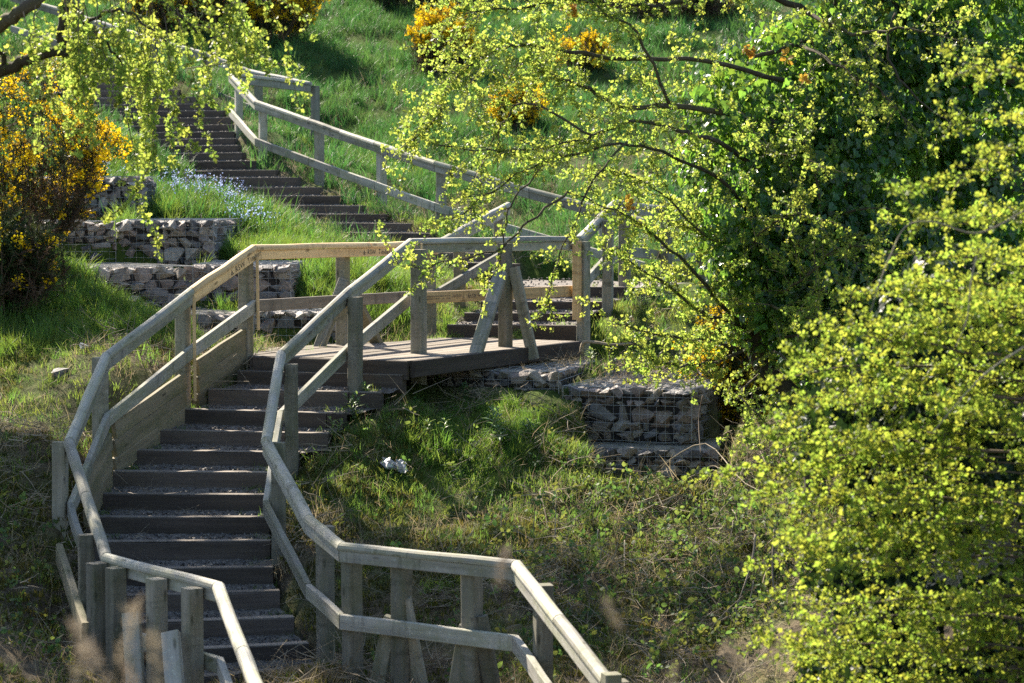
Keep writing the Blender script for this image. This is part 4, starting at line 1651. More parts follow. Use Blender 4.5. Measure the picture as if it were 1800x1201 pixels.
tree_left()


# 2 --- hawthorn right of centre, arching over the upper stairs
def tree_centre():
    r = np.random.default_rng(211)
    b = at(1440, 800, 18.6)
    zg = gz(b.x, 18.6)
    root = empty('hawthorn_tree', (b.x, 18.6, zg), 'wide hawthorn right of centre whose lit sprays arch over the landing and rails', 'tree', 'trees around the stairs')
    tr = limb(root, 'trunk', [Vector((b.x, 18.6, zg - .2)), at(1410, 720, 18.5), at(1345, 650, 18.4), at(1330, 600, 18.3), at(1345, 520, 18.3), at(1335, 430, 18.5), at(1380, 300, 18.8), at(1440, 150, 19.0), at(1460, 0, 19.0), at(1470, -160, 19.0)], .085, .04, seed=11, wob=.01)
    mains = []
    specs = [
        [(1400, 150, 18.2), (1240, 110, 17.8), (1073, 100, 17.5), (967, 87, 17.3), (900, 80, 17.2), (833, 110, 17.1), (787, 150, 17.0), (771, 200, 17.0), (722, 252, 16.9)],
        [(1380, 220, 18.2), (1180, 185, 17.7), (1093, 188, 17.5), (1023, 150, 17.4), (967, 130, 17.3), (930, 90, 17.2)],
        [(1340, 300, 18.2), (1260, 250, 17.8), (1180, 227, 17.6), (1120, 213, 17.4), (1040, 240, 17.2), (960, 258, 17.0), (860, 265, 16.9), (752, 250, 16.8)],
        [(1345, 420, 18.2), (1270, 320, 17.8), (1180, 275, 17.5), (1090, 255, 17.2), (960, 285, 17.0), (880, 325, 16.9), (815, 375, 16.8), (775, 398, 16.8)],
        [(1330, 600, 18.3), (1255, 520, 17.9), (1190, 450, 17.6), (1130, 395, 17.4), (1080, 370, 17.2), (1000, 335, 17.0)],
        [(1325, 620, 18.3), (1240, 598, 17.9), (1150, 590, 17.6), (1075, 565, 17.3)],
        [(1335, 580, 18.3), (1250, 555, 17.9), (1170, 500, 17.6), (1100, 455, 17.3), (1050, 425, 17.1)],
        [(1330, 610, 18.3), (1240, 640, 17.8), (1170, 640, 17.5), (1130, 615, 17.3), (1090, 590, 17.2)],
        [(1100, 250, 17.2), (1035, 330, 17.1), (1010, 390, 17.0), (985, 450, 17.0), (965, 520, 17.0), (975, 560, 17.0)],
        [(960, 285, 17.0), (905, 350, 16.9), (888, 400, 16.9), (880, 450, 16.9), (870, 480, 16.9), (845, 490, 16.9)],
        [(1000, 335, 17.0), (930, 390, 16.9), (870, 440, 16.9), (800, 455, 16.9), (745, 470, 16.9), (692, 462, 16.9)],
        [(1420, 20, 18.2), (1300, -20, 17.8), (1150, 10, 17.5), (1000, 0, 17.3), (900, 15, 17.1), (800, 20, 17.0)],
        [(1040, 240, 17.2), (930, 180, 17.0), (890, 210, 17.0), (862, 260, 17.0), (845, 290, 17.0)],
        [(1180, 190, 17.7), (1120, 60, 17.4), (1060, 20, 17.3), (1020, -30, 17.3)],
        [(1420, -20, 18.2), (1330, -120, 17.9), (1150, -140, 17.6), (980, -90, 17.3)],
        [(1345, 520, 18.3), (1420, 430, 17.9), (1440, 330, 17.7), (1400, 230, 17.6)],
        [(1330, 420, 18.2), (1250, 420, 17.8), (1150, 330, 17.5), (1060, 300, 17.3)],
        [(1420, 20, 18.2), (1500, 60, 17.6), (1600, 50, 17.2), (1700, 80, 17.0)],
        [(1410, 80, 18.2), (1480, 120, 17.5), (1560, 170, 17.2), (1600, 240, 17.0)],
        [(1345, 600, 18.3), (1420, 590, 17.5), (1500, 610, 17.2), (1580, 590, 17.0)],
        [(1340, 520, 18.3), (1400, 500, 17.5), (1470, 440, 17.2), (1540, 430, 17.0)],
        [(1400, 700, 18.4), (1450, 690, 17.6), (1530, 720, 17.2), (1600, 700, 17.0)],
        [(1345, 600, 18.3), (1390, 640, 17.4), (1450, 650, 17.0), (1520, 660, 16.8)],
        [(1340, 540, 18.3), (1370, 540, 17.4), (1430, 560, 17.0), (1500, 540, 16.8)],
        [(1400, 720, 18.4), (1400, 730, 17.5), (1450, 760, 17.1), (1500, 800, 17.0)],
        [(1335, 450, 18.4), (1330, 420, 17.4), (1390, 380, 17.0), (1440, 390, 16.8)],
        [(1345, 650, 18.4), (1300, 690, 17.8), (1330, 730, 17.4), (1370, 760, 17.2)],
    ]
    for i, s in enumerate(specs):
        r0 = (.020, .026, .020, .016, .018, .016, .018, .014, .009, .008, .010, .026, .010, .014, .03, .02, .014, .02, .014, .014, .012, .014, .012, .012, .012, .012, .012)[i]
        mains.append(limb(root, 'branch', PX(s), r0, .003, seed=30 + i, wob=.014, sides=6))
    tw, lv = [], []
    low = (4, 5, 6, 7, 8, 9, 10)
    twigs_from(r, [m_ for i, m_ in enumerate(mains) if i not in low], 13, (.14, .5), .045, .75, tw, lv, .055, .018, .6, .12, Vector((-.15, 0, 0)))
    twigs_from(r, [mains[i] for i in low], 8.5, (.10, .32), .05, .7, tw, lv, .055, .016, .4, .12)
    dense = [mains[i][:int(len(mains[i]) * .8)] for i in (4, 5, 6, 7)] + [mains[16]]
    twigs_from(r, dense, 15, (.14, .42), .02, .8, tw, lv, .05, .02, .8, .05)
    top = [mains[i] for i in (0, 1, 11, 13, 14)]
    twigs_from(r, top, 7, (.3, .7), .06, .85, tw, lv, .055, .02, .8, .0)
    # crown above and to the right of the frame
    for k in range(16):
        p, d = poly_at(tr, r.uniform(.55, 1))
        q_ = grow(r, p, Vector((r.normal() * .9, r.normal() * .8, .55 + r.normal() * .4)), r.uniform(.9, 1.9), 8, .01, .14)
        mb = MB(); tube(mb, q_, .022, .005, 5); mb.build('branch', M['bark'], root)
        twigs_from(r, [q_], 7, (.25, .6), .03, .8, tw, lv, .065, .02, .7, .1)
    build_twigs(root, tw)
    foliage(root, 'leaves', lv, 'haw', HAW, .45, 1.3, 212)
    cop = [at(1312, 85, 17.4), at(1325, 92, 17.4), at(1380, 98, 17.4), at(1408, 142, 17.4), at(1003, 15, 17.2), at(1010, 20, 17.2), at(1110, 355, 17.0)]
    foliage(root, 'copper_leaves', [c + rvec(r) * .03 for c in cop for _ in range(4)], 'old', OLD, .7, 1.1, 213)
    print('centre hawthorn clusters', len(lv))


tree_centre()


# 3 --- ivy-clad tree
def tree_ivy():
    r = np.random.default_rng(221)
    b = at(1610, 900, 19.4)
    zg = gz(b.x, 19.4)
    root = empty('ivy_tree', (b.x, 19.4, zg), 'dark tree on the right smothered in hanging glossy ivy', 'tree', 'trees around the stairs')
    limb(root, 'trunk', [Vector((b.x, 19.4, zg - .2)), at(1600, 700, 19.3), at(1590, 480, 19.2), at(1640, 250, 19.2), at(1620, 100, 19.2), at(1600, -60, 19.2), at(1640, -300, 19.2)], .19, .10, seed=41, sides=10)
    limb(root, 'branch', PX([(1630, 150, 19.2), (1540, 130, 18.8), (1480, 70, 18.6), (1400, 80, 18.4), (1330, 100, 18.3)]), .05, .015, seed=42)
    limb(root, 'branch', PX([(1640, 260, 19.2), (1720, 140, 19.0), (1800, 150, 18.9), (1900, 200, 18.9)]), .06, .03, seed=43)
    limb(root, 'branch', PX([(1620, 60, 19.1), (1560, 0, 18.7), (1480, -30, 18.4)]), .06, .03, seed=44)
    limb(root, 'branch', PX([(1590, 400, 19.2), (1500, 330, 18.7), (1420, 330, 18.5), (1330, 380, 18.4), (1250, 420, 18.2)]), .05, .012, seed=45)
    limb(root, 'branch', PX([(1600, 620, 19.2), (1500, 560, 18.8), (1400, 560, 18.6), (1330, 600, 18.5)]), .05, .015, seed=46)
    limb(root, 'branch', PX([(1575, 20, 17.9), (1562, 100, 17.9), (1600, 160, 17.8), (1670, 220, 17.7)]), .012, .006, seed=47, sides=5)
    limb(root, 'branch', PX([(1640, 250, 19.2), (1760, 330, 18.9), (1860, 300, 18.8)]), .07, .04, seed=48)
    # ivy in overlapping hanging cushions
    blobs = [(1290, 300, 18.1, 85, 150), (1250, 220, 18.2, 50, 90), (1340, 220, 18.3, 110, 90), (1430, 330, 18.2, 110, 120), (1380, 430, 18.1, 110, 110), (1290, 420, 18.0, 70, 90), (1480, 450, 18.2, 110, 110),
             (1400, 540, 18.2, 100, 90), (1530, 330, 18.5, 100, 130), (1560, 500, 18.6, 90, 120), (1480, 580, 18.5, 110, 90), (1450, 200, 18.5, 130, 80), (1600, 640, 18.8, 120, 120), (1500, 680, 18.7, 110, 80),
             (1640, 420, 18.9, 90, 140), (1720, 520, 19.0, 110, 150), (1740, 350, 19.0, 110, 110), (1580, 180, 18.8, 110, 100), (1720, 200, 19.0, 110, 110), (1700, 60, 19.0, 130, 90), (1540, 60, 18.8, 130, 70),
             (1720, 720, 19.0, 130, 120), (1420, 90, 18.7, 120, 60), (1620, -60, 19.0, 200, 80), (1850, 300, 19.2, 130, 250), (1850, 650, 19.2, 130, 250), (1860, 0, 19.2, 130, 200)]
    V, Rr = [], []
    for (px, py, D, rx, ry) in blobs:
        c = at(px, py, D)
        a, h = rx * D / FPX, ry * D / FPX
        n = int(800 * (a * h) ** .75 / .35)
        n = min(n, 640)
        if px < 1360: n = int(n * .45)
        for _ in range(n):
            d = rvec(r)
            k = (.72 + .5 * r.random()) * (.85 + .3 * float(vnoise(np.array([d.x * 2 + px]), np.array([d.z * 2 + py]), 77)[0]))
            p = c + Vector((d.x * a * k, d.y * a * .75 * k, d.z * h * k))
            V.append(p)
            Rr.append((r.normal() * .35, r.normal() * .3, math.atan2(d.y, d.x) + r.normal() * .5))
    n = len(V)
    scatter('ivy', np.array([tuple(p) for p in V]), np.array(Rr), r.uniform(.42, .95, n), r.integers(0, 3, n), 'ivys', IVYS, root)
    print('ivy sprays', n)
    # inner twigs so that gaps show branches
    tw, lv = [], []
    for k in range(60):
        px, py, D, rx, ry = blobs[k % len(blobs)]
        q_ = grow(r, at(px, py, D + .2), rvec(r) + Vector((0, 0, -.3)), r.uniform(.4, .9), 6, .08, .2)
        tw.append((q_, .006))
    build_twigs(root, tw)


tree_ivy()


# 4 --- hawthorn bush close on the right
def bush_front():
    r = np.random.default_rng(231)
    b = at(1930, 1250, 11.2)
    zg = gz(b.x, 11.2)
    root = empty('hawthorn_bush', (b.x, 11.2, zg), 'big yellow-green hawthorn bush filling the lower right corner, nearest to the viewer', 'bush', 'trees around the stairs')
    tr = limb(root, 'trunk', [Vector((b.x, 11.2, zg - .2)), at(1925, 1100, 11.2), at(1900, 900, 11.2), at(1910, 650, 11.3), at(1890, 420, 11.4), at(1920, 200, 11.5)], .06, .02, seed=51)
    ybd = [120, 220, 330, 380, 430, 500, 560, 640, 720, 780, 830, 900, 960, 1010, 1080, 1130, 1200, 1300]
    xbd = [1720, 1690, 1600, 1575, 1590, 1500, 1480, 1400, 1350, 1300, 1290, 1400, 1370, 1340, 1420, 1360, 1330, 1330]
    tw, lv = [], []
    layers = [135, 215, 300, 385, 440, 505, 575, 640, 700, 765, 815, 870, 930, 985, 1045, 1095, 1150, 1215, 1280]
    for k in range(86):
        y1 = layers[k % len(layers)] + r.normal() * 13
        xb = np.interp(y1, ybd, xbd)
        if k >= len(layers) and y1 < 430 and r.random() < .5: continue
        x1 = xb + (-r.uniform(0, 55) if k < len(layers) else abs(r.normal()) * 150)
        x0 = r.uniform(1880, 1930)
        y0 = y1 + r.uniform(-20, 70)
        D0, D1 = 11.9 + r.normal() * .3, 11.5 + r.normal() * .6
        arch = r.uniform(5, 30)
        pts = []
        for i in range(9):
            t = i / 8
            pts.append(at(x0 + (x1 - x0) * t, y0 + (y1 - y0) * t ** 1.4 - arch * math.sin(t * math.pi) + r.normal() * 4, D0 + (D1 - D0) * t))
        if k % 4 == 0:
            mb = MB(); tube(mb, pts, .011, .0025, 5); mb.build('branch', M['twig'], root)
        else:
            tw.append((pts, .006))
        twigs_from(r, [pts], 15, (.05, .17), .0, .7, tw, lv, .034, .010, .5, .05, Vector((0, 0, .1)))
    build_twigs(root, tw)
    foliage(root, 'leaves', lv, 'hawb', HAWB, .45, 1.35, 232)
    print('bush clusters', len(lv))
    V = []
    while len(V) < 4200:
        px, py = r.uniform(1400, 1900), r.uniform(430, 1290)
        lim = np.interp(py, ybd, xbd) + 70
        if px < lim or vnoise(np.array([px / 70.]), np.array([py / 70.]), 88)[0] < .4: continue
        V.append(at(px, py, 13.2 + r.normal() * .35))
    V = np.array([tuple(p) for p in V])
    scatter('ivy', V, np.c_[r.normal(size=len(V)) * .4, r.normal(size=len(V)) * .4, r.random(len(V)) * 6.28], r.uniform(.5, .9, len(V)), r.integers(0, 3, len(V)), 'inner', INNER, root)  # near-black leaves put in as the shade behind the sprays
    # long pale arching shoots
    for s in ([(1800, 370, 10.2), (1720, 410, 10.2), (1640, 390, 10.2), (1592, 398, 10.2), (1565, 450, 10.2), (1545, 500, 10.2), (1530, 550, 10.2)], [(1800, 610, 10.0), (1740, 650, 10.0), (1690, 700, 10.0), (1640, 760, 10.0)], [(1716, 450, 10.2), (1706, 500, 10.2), (1700, 560, 10.2), (1680, 610, 10.2)]):
        mb = MB(); tube(mb, smooth_poly(PX(s), 4), .0045, .002, 5); mb.build('branch', M['deadwood'], root)


bush_front()


# the hawthorn bush just outside the left edge, whose shade lies over the lower stairs
def bush_left():
    r = np.random.default_rng(251)
    x0, y0 = -5.9, 18.9
    zg = gz(x0, y0)
    root = empty('hawthorn_bush', (x0, y0, zg), 'tall hawthorn bush just outside the left edge that shades the lower stairs', 'bush', 'trees around the stairs')
    limb(root, 'trunk', [Vector((x0, y0, zg - .2)), Vector((x0 + .1, y0, zg + 1.0)), Vector((x0 - .1, y0, zg + 2.4))], .09, .04, seed=61)
    tw, lv = [], []
    for k in range(54):
        z0 = zg + r.uniform(.4, 2.6)
        az = r.uniform(0, 6.28)
        q_ = grow(r, Vector((x0, y0, z0)), Vector((math.cos(az), math.sin(az) * .9, r.uniform(-.1, .7))), r.uniform(.7, 1.7), 7, .02, .12)
        tw.append((q_, .012))
        twigs_from(r, [q_], 10, (.12, .4), .02, .8, tw, lv, .06, .02, .6, .1)
    build_twigs(root, tw)
    foliage(root, 'leaves', lv, 'haw', HAW, .9, 1.7, 252)


bush_left()


# the tall tree that stands left of the view: its crown lies above the frame and shades the foot of the stairs
def tree_tall():
    r = np.random.default_rng(261)
    x0, y0 = -8.4, 24.2
    zg = gz(x0, y0)
    root = empty('ash_tree', (x0, y0, zg), 'tall tree outside the left edge whose wide crown shades the foot of the stairs', 'tree', 'trees around the stairs')
    limb(root, 'trunk', [Vector((x0, y0, zg - .2)), Vector((x0 + .1, y0, 1.5)), Vector((x0 + .5, y0 - .1, 3.2)), Vector((x0 + 1.0, y0, 5.2))], .22, .10, seed=71, sides=10)
    tw, lv = [], []
    ends = [(-8.8, 24.0, 4.6), (-7.6, 24.2, 5.6), (-6.6, 24.0, 4.4), (-5.6, 25.4, 5.4), (-5.0, 24.6, 3.8), (-4.2, 25.6, 4.8), (-3.6, 25.0, 3.9), (-3.0, 26.2, 4.6), (-6.2, 26.6, 5.8), (-7.4, 27.0, 5.2),
            (-9.6, 26.0, 4.8), (-4.6, 26.8, 5.6), (-5.8, 24.2, 3.0), (-6.9, 25.2, 3.4), (-7.8, 23.8, 3.2), (-4.0, 24.6, 3.2)]
    for i, e in enumerate(ends):
        a = Vector((x0 + .4, y0 - .05, 2.4 + .15 * i))
        e = Vector(e) + Vector((0, -1.6, 0))
        m1 = a.lerp(e, .5) + Vector((0, 0, .35))
        pts = limb(root, 'branch', [a, m1, e], .06, .012, seed=80 + i, sides=6, wob=.03)
        twigs_from(r, [pts], 8, (.3, .9), .02, .8, tw, lv, .085, .04, .7, .25)
    build_twigs(root, tw)
    foliage(root, 'leaves', lv, 'haw', HAW, 1.6, 2.8, 262)
    print('tall tree', len(lv))


tree_tall()


# 5 --- gorse and broom
def gorse(px, py, D, rx, h, fl, label, seed, fmin=.35, brown=.3, base_py=None, name='gorse_bush', fx=None, dens=1.0):
    """px,py: middle of the crown in the photograph; rx,h: half width and height in metres"""
    r = np.random.default_rng(seed)
    c = at(px, py, D)
    zg = gz(c.x, c.y)
    root = empty(name, (c.x, c.y, zg), label, 'gorse' if name == 'gorse_bush' else 'shrub', 'gorse bushes' if name == 'gorse_bush' else None)
    top = c.z + h / 2
    sv, bv, fv = [], [], []
    tw = []
    nst = int(26 * dens * (rx + .4))
    for k in range(nst):
        az = r.uniform(0, 6.28)
        q_ = math.sqrt(r.uniform())
        tip = Vector((c.x + math.cos(az) * rx * q_, c.y + math.sin(az) * rx * .8 * q_, c.z + h / 2 * math.sqrt(max(0, 1 - q_ * q_ * .9)) * r.uniform(.25, 1.25)))
        base = Vector((c.x + math.cos(az) * rx * .25 * q_, c.y + math.sin(az) * rx * .2 * q_, zg - .05))
        mid = base.lerp(tip, .5) + Vector((math.cos(az), math.sin(az), 0)) * rx * .25
        pts = smooth_poly([base, mid, tip], 4)
        tw.append((pts, .012))
        for j in range(9):
            t = r.uniform(.22, 1)
            p, d = poly_at(pts, t)
            e = grow(r, p, d * .6 + rvec(r) * .8 + Vector((0, 0, .15)), r.uniform(.12, .42), 4, 0, .15)
            tw.append((e, .004))
            for i in range(6):
                pp_, dd_ = poly_at(e, r.uniform(.1, 1))
                hrel = (pp_.z - zg) / max(.1, top - zg)
                (bv if r.random() < brown * (1.6 - hrel * 1.4) else sv).append(pp_)
                side = 0 if fx is None else fx * (pp_.x - c.x) / rx
                if hrel > fmin + r.normal() * .12 and r.random() < fl * (1 + side):
                    for _ in range(3): fv.append(pp_ + rvec(r) * .05 + (pp_ - c).normalized() * .05)
    build_twigs(root, tw)
    def sc(nm, L, key, src, a, b, s):
        if not L: return
        n = len(L)
        rr = np.random.default_rng(s)
        scatter(nm, np.array([tuple(p) for p in L]), np.c_[rr.normal(size=n) * .7, rr.normal(size=n) * .7, rr.random(n) * 6.28], rr.uniform(a, b, n), rr.integers(0, len(src), n), key, src, root)
    sc('spines', sv, 'gorse', GORSE, .8, 1.5, seed)
    sc('dead_spines', bv, 'gorseb', GORSEB, .8, 1.5, seed + 1)
    sc('flowers', fv, 'flow', FLOW, .8, 1.5, seed + 2)


gorse(20, 305, 23.4, .85, 1.6, .14, 'large gorse bush in yellow flower at the left edge beside the gabions', 301, .45, .55, fx=.5, dens=1.5)
gorse(10, 480, 21.8, .35, .7, .04, 'sparse dark gorse bush below the large one at the left edge', 302, .3, .5, dens=1.4)
gorse(485, 0, 41.5, .75, .8, .3, 'gorse bush at the top edge above the uppermost handrail', 303, .35, .25, dens=1.8)
gorse(330, 0, 41, 1.0, 1.0, .12, 'shaded gorse bush behind the top left hawthorn twigs', 304, .4, .3, dens=1.8)
gorse(775, 95, 40.0, .40, 1.3, .42, 'gorse bush with a bright yellow crown standing alone on the grass slope', 305, .55, .5, dens=2.6)
gorse(905, 225, 35.5, .20, .7, .25, 'small gorse bush behind the drooping hawthorn tips', 306, .35, .3, dens=2.2)
gorse(1030, 115, 39.0, .25, .5, .2, 'gorse bush seen through the centre of the hawthorn boughs', 307, .35, .3, dens=2.0)
gorse(1300, 612, 21.8, .24, .45, .12, 'gorse bush glowing behind the leaning hawthorn trunk', 308, .25, .2, dens=2.2)
gorse(745, 15, 45.0, .9, 1.4, 0, 'dark feathery broom shrub at the top edge left of the hawthorn', 310, .3, .1, name='broom_shrub', dens=2.0)
gorse(850, 15, 45.5, 1.0, 1.5, 0, 'dark broom shrub at the top edge behind the hawthorn tips', 311, .3, .1, name='broom_shrub', dens=2.0)
gorse(1180, 40, 43.0, 1.2, 1.6, .05, 'dark scrub bush high on the slope behind the hawthorn', 312, .3, .3, name='scrub_bush', dens=1.8)


# ------------------------------------------------------------------ brambles
def brambles():
    r = np.random.default_rng(241)
    tw, lv, gl = [], [], []
    spots = []
    for k in range(210):
        px = r.uniform(880, 1400)
        py = r.uniform(800, 1130)
        spots.append((px, py))
    for k in range(60):
        spots.append((r.uniform(950, 1260), r.uniform(800, 880)))
    for k in range(50):
        spots.append((r.uniform(1230, 1420), r.uniform(850, 1130)))
    for px, py in spots:
        D = np.interp(py, [790, 950, 1100, 1200], [19.4, 18.0, 16.6, 15.4])
        p = at(px, py, D)
        z = gz(p.x, p.y)
        p = Vector((p.x, p.y, z))
        d = Vector((r.normal(), r.normal() * .6 - .2, .55 + r.normal() * .25))
        L = r.uniform(.25, .75)
        q_ = grow(r, p, d, L, 8, .26, .12)
        q_ = [Vector((a.x, a.y, max(a.z, gz(a.x, a.y) + .02))) for a in q_]
        tw.append((q_, .0045))
        if r.random() < .75: leaves_along(r, q_, .09, .03, lv, .25)
    root = empty('bramble_thicket', at(1120, 900, 18.3), 'tangle of bramble canes and small leaves on the bank below the jutting gabion', 'brambles')
    mb = MB()
    for pts, r0 in tw: tube(mb, pts, r0, .002, 3)
    mb.build('canes', M['deadwood'], root, kind='stuff')
    foliage(root, 'leaves', lv, 'bram', BRAM, .5, 1.05, 242)
    # the same leaves creeping along both banks
    lv2 = []
    for k in range(520):
        px, py = r.uniform(560, 1400), r.uniform(700, 1190)
        if r.random() > np.interp(px, [560, 900, 1100, 1400], [.2, .4, 1, 1]): continue
        D = np.interp(py, [680, 790, 950, 1100, 1200], [20.4, 19.5, 18.0, 16.6, 15.4])
        p = at(px, py, D)
        for _ in range(3):
            x, y = p.x + r.normal() * .08, p.y + r.normal() * .08
            lv2.append(Vector((x, y, gz(x, y) + r.uniform(.02, .16))))
    for k in range(160):
        px, py = r.uniform(-20, 130), r.uniform(900, 1200)
        D = np.interp(py, [850, 1000, 1150], [18.2, 16.9, 15.5])
        p = at(px, py, D)
        lv2.append(Vector((p.x, p.y, gz(p.x, p.y) + r.uniform(.02, .15))))
    o = foliage(None, 'ground_leaves', lv2, 'bram', BRAM, .4, .95, 243)
    o['label'] = 'low bramble and herb leaves creeping over the banks'


brambles()


# ------------------------------------------------------------------ small plants, flowers, litter
def leafy_plant(px, py, D, s, label, seed):
    r = np.random.default_rng(seed)
    p = at(px, py, D)
    z = surf_z(p.x, p.y)
    root = empty('leafy_plant', (p.x, p.y, z), label, 'plant', 'young leafy plants on the bank')
    stems = MB(); lf = MB()
    for k in range(3 if s > .8 else 2):
        a = Vector((p.x + r.normal() * .03, p.y + r.normal() * .03, z - .03))
        q_ = grow(r, a, Vector((r.normal() * .2, r.normal() * .2, 1)), .22 * s * r.uniform(.7, 1.2), 5, 0, .06)
        tube(stems, q_, .004, .002, 4)
        for j in range(16):
            t = .25 + .75 * j / 15
            c, d = poly_at(q_, t)
            az = j * 2.4
            dd_ = Vector((math.cos(az), math.sin(az), .75 * t + .05 + r.normal() * .15))
            lv, f = fan_leaf(LANC, scale=.11 * s * (1.15 - .55 * t) * r.uniform(.8, 1.1), fold=.3)
            vv = orient(lv, dd_, Vector((0, 0, 1)), c)
            lf.add(vv, f)
    stems.build('stem', M['plant'], root)
    lf.build('leaves', M['plant'], root, kind='stuff')


PL = [(587, 752, 19.35, 1.1, 'leafy plant leaning on the left side of the bank by the steps'), (626, 735, 19.6, 1.2, 'leafy plant right at the foot of the grey stair post'), (657, 712, 19.95, .9, 'leafy plant just above the post foot at the step end'),
      (770, 652, 21.1, .8, 'leafy plant under the dark edge beam of the landing'), (815, 672, 20.75, .9, 'yellowish leafy plant on the half-buried gabion'), (760, 775, 19.55, .9, 'leafy plant in the middle of the grass bank'),
      (868, 765, 19.75, 1.3, 'broad leafy plant in the grass left of the jutting gabion'), (925, 758, 19.85, 1.1, 'leafy plant next to the broad one left of the jutting gabion'), (1052, 765, 19.8, 1.1, 'leafy plant in front of the jutting gabion face'),
      (1128, 772, 19.75, .9, 'bluish leafy plant against the middle of the jutting gabion'), (1033, 632, 22.6, 1.0, 'leafy plant on the upper gabion left of the dead branch'), (1070, 637, 22.55, .7, 'small leafy plant in the dead grass of the upper gabion'),
      (1128, 642, 22.5, .9, 'leafy plant near the right end of the dead grass on the upper gabion'), (1220, 640, 22.7, 1.0, 'leafy plant near the trunk above the upper gabion'), (1142, 790, 19.4, 1.2, 'large leafy plant among the brambles under the jutting gabion'),
      (690, 770, 19.4, .7, 'low leafy plant in the grass left of the round tussock')]
for i, (a, b, D, s, lab) in enumerate(PL): leafy_plant(a, b, D, s, lab, 400 + i)


def forget(px, py, D, w_, n, label, seed):
    r = np.random.default_rng(seed)
    c = at(px, py, D)
    root = empty('flower_clump', (c.x, c.y, gz(c.x, c.y)), label, 'flowers', 'blue flower clumps')
    st, fl = MB(), MB()
    for k in range(n):
        x, y = c.x + r.normal() * w_, c.y + r.normal() * w_ * .8
        z = gz(x, y)
        q_ = grow(r, Vector((x, y, z)), Vector((r.normal() * .3, r.normal() * .3, 1)), r.uniform(.2, .36), 4, 0, .1)
        tube(st, q_, .003, .0015, 3)
        for j in range(7):
            p = q_[-1] + Vector(r.normal(size=3)) * .028
            s = r.uniform(.006, .011)
            d = (rvec(r) + Vector((0, -.5, .6))).normalized()
            a = d.cross(rvec(r)).normalized() * s
            b = d.cross(a)
            fl.add([p + a, p + b, p - a, p - b], [(0, 1, 2, 3)])
    st.build('stems', M['grass'], root, kind='stuff')
    fl.build('blossoms', M['blue'], root, kind='stuff')


forget(325, 325, 28.6, .16, 40, 'blue flower clump right of the topmost gabion', 501)
forget(395, 352, 28.2, .2, 55, 'broad blue flower clump beside the sleeper steps', 502)
forget(440, 385, 27.6, .12, 30, 'pale flower clump lowest of those beside the steps', 503)
forget(175, 300, 29.2, .25, 40, 'blue flower clump above the topmost gabion', 504)


def boulder(px, py, D, s, label, seed, name='stone'):
    p = at(px, py, D)
    o = bpy.data.objects.new(name, STONES[seed % len(STONES)])
    COL.objects.link(o)
    o.location = (p.x, p.y, surf_z(p.x, p.y) + s * .04)
    o.scale = (s * 1.2, s, s * .7)
    o.rotation_euler = (.1, .15, seed)
    tag(o, label, 'stone', 'loose stones on the banks')


boulder(1080, 606, 23.2, .22, 'grey stone under the dead branch by the handrail post', 3)
boulder(105, 640, 20.0, .16, 'grey stone on the mossy left bank below the white stone', 4)
boulder(172, 538, 21.9, .15, 'dark stone in the grass in front of the angled gabion', 5)
boulder(795, 803, 19.5, .13, 'flat grey stone right of the round tussock', 7)
boulder(1010, 795, 19.5, .14, 'small grey stone at the foot of the jutting gabion', 8)
p = at(148, 603, 20.5)
o = bpy.data.objects.new('white_stone', STONES[2].copy()); COL.objects.link(o)
o.data.materials.clear(); o.data.materials.append(M['white'])
o.location = (p.x, p.y, gz(p.x, p.y) + .03); o.scale = (.12, .10, .08); o.rotation_euler = (.2, .3, .4)
tag(o, 'bright white stone on the left bank', 'stone', 'loose stones on the banks')


def crumpled(px, py, D):
    r = np.random.default_rng(9)
    p = at(px, py, D)
    mb = MB()
    n = 9
    V = []
    for j in range(n):
        for i in range(n):
            x, y = (i / (n - 1) - .5) * .19, (j / (n - 1) - .5) * .16
            V.append(Vector((p.x + x + r.normal() * .012, p.y + y + r.normal() * .012, gz(p.x + x, p.y + y) + .05 + abs(r.normal()) * .03)))
    mb.add(V, [(j * n + i, j * n + i + 1, (j + 1) * n + i + 1, (j + 1) * n + i) for j in range(n - 1) for i in range(n - 1)])
    o = mb.build('plastic_bag', M['white'])
    tag(o, 'crumpled white plastic litter lying in the grass bank', 'litter')


crumpled(692, 828, 19.0)

db = MB()
tube(db, smooth_poly(PX([(1022, 620, 22.55), (1026, 602, 22.5), (1048, 602, 22.45), (1078, 606, 22.4), (1120, 602, 22.4), (1150, 592, 22.4), (1178, 575, 22.4)]), 4), .02, .004, 6)
tube(db, smooth_poly(PX([(1102, 604, 22.4), (1108, 590, 22.4), (1112, 575, 22.4)]), 3), .008, .003, 5)
o = db.build('dead_branch', M['deadwood'], smooth=True)
tag(o, 'curved bare branch lying on the upper gabion beside the handrail post', 'branch')

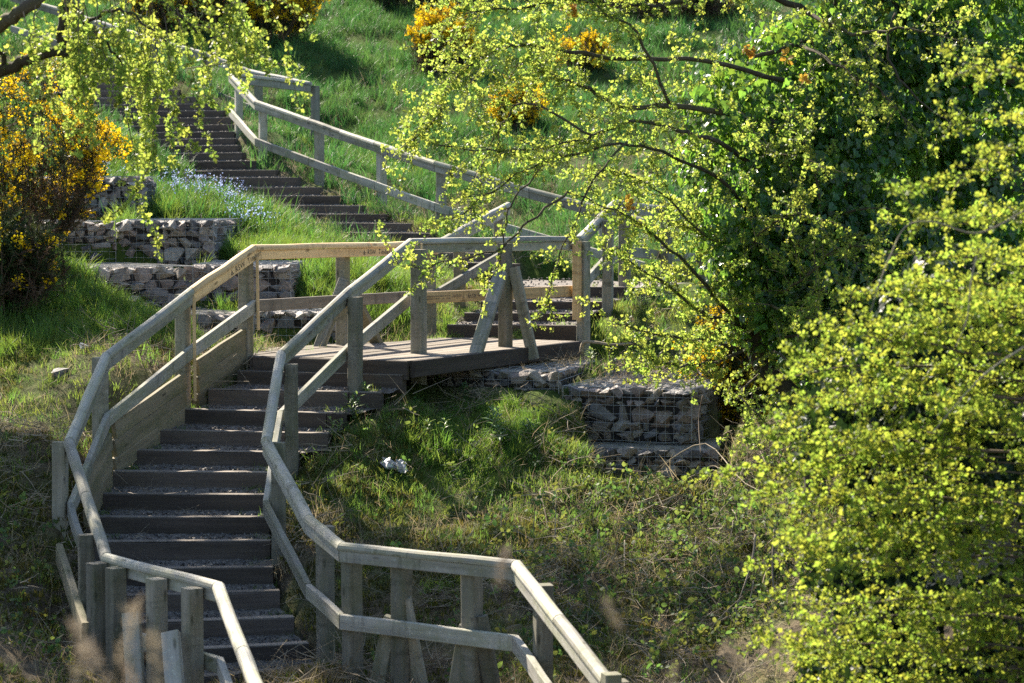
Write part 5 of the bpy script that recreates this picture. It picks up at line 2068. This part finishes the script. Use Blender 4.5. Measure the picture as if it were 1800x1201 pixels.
for i, (s, lab) in enumerate([
    ([(1328, 940, 17.0), (1322, 985, 16.9), (1308, 1030, 16.8), (1290, 1078, 16.7)], 'thick pale dead stem leaning beside the bush at lower right'),
    ([(1362, 930, 16.8), (1358, 990, 16.8), (1360, 1050, 16.7), (1362, 1100, 16.7)], 'upright pale dead stem behind the bush tips'),
    ([(1098, 950, 17.8), (1098, 1000, 17.5), (1104, 1090, 16.7)], 'straight pale stalk standing alone in the middle of the bank'),
    ([(950, 870, 18.6), (960, 910, 18.3), (964, 960, 18.0)], 'reddish stalk leaning in the brambles left of centre bank'),
    ([(1290, 1075, 16.7), (1315, 1060, 16.6), (1325, 1020, 16.6)], 'short forked dead stem at the foot of the thick pale one'),
    ([(1235, 695, 20.2), (1228, 740, 20.1), (1232, 800, 19.6)], 'thin brown cane standing against the corner of the jutting gabion'),
    ([(1160, 820, 19.3), (1240, 780, 19.4), (1310, 850, 18.6), (1390, 880, 18.2)], 'long arching cane over the brambles below the gabion corner')]):
    mb = MB(); tube(mb, smooth_poly(PX(s), 4), .009 if i in (0, 1) else .005, .003, 5)
    o = mb.build('dead_stalk', M['deadwood'] if i not in (3, 5) else M['twig'], smooth=True)
    tag(o, lab, 'stalk', 'bare dead stalks on the bank')


# feathery grass heads close to the lens
def seed_head(px, py, D, s, label, seed):
    r = np.random.default_rng(seed)
    tip = at(px, py, D)
    z = gz(tip.x, tip.y)
    root = empty('seed_stalk', (tip.x + .05, tip.y, z), label, 'grass stalk', 'dry seed heads close to the viewer')
    base = Vector((tip.x + r.normal() * .08, tip.y + r.normal() * .05, z))
    pts = smooth_poly([base, base.lerp(tip, .6) + Vector((.03, 0, 0)), tip], 5)
    mb = MB(); tube(mb, pts, .0018, .0008, 4); mb.build('stem', M['seed'], root)
    mb = MB()
    ax = Vector((r.normal() * .45, r.normal() * .2, 1)).normalized()
    for k in range(44):
        t = (r.random() ** .8 - .72) * .075 * s
        c = tip + ax * t + rvec(r) * .005 * s
        d = (rvec(r) + ax * .9).normalized() * r.uniform(.010, .022) * s
        a = d.cross(rvec(r)).normalized() * .0022
        mb.add([c - a, c + a, c + d], [(0, 1, 2)])
    mb.build('seed_head', M['seed'], root, kind='stuff')


for i, (a, b, D, s, lab) in enumerate([(137, 1122, 3.6, 1.1, 'blurred seed head leftmost in front of the bottom left posts'), (230, 1095, 3.6, 1.2, 'blurred seed head standing highest in front of the bottom left braces'),
                                       (168, 1158, 3.5, 1.1, 'blurred seed head between the leftmost and the highest one'), (272, 1145, 3.6, 1.1, 'blurred seed head nearest the wide front post at bottom left'),
                                       (132, 1195, 3.5, .9, 'blurred seed head cut by the bottom edge at far left'), (228, 1190, 3.6, 1.0, 'blurred seed head cut by the bottom edge under the braces'),
                                       (886, 985, 3.8, .8, 'blurred pale seed head in front of the near corner of the right handrail'), (1074, 1072, 3.8, .8, 'blurred seed head right of the end of the handrail'),
                                       (1290, 1150, 3.7, 1.0, 'blurred grey seed head in front of the lower right bush tips'), (1362, 1140, 3.7, .7, 'faint blurred seed head against the lower right bush'),
                                       (1185, 1185, 3.7, .7, 'faint blurred seed head at the bottom edge right of the handrail')]):
    seed_head(a, b, D, s, lab, 600 + i)

print('objects', len(SC.objects))
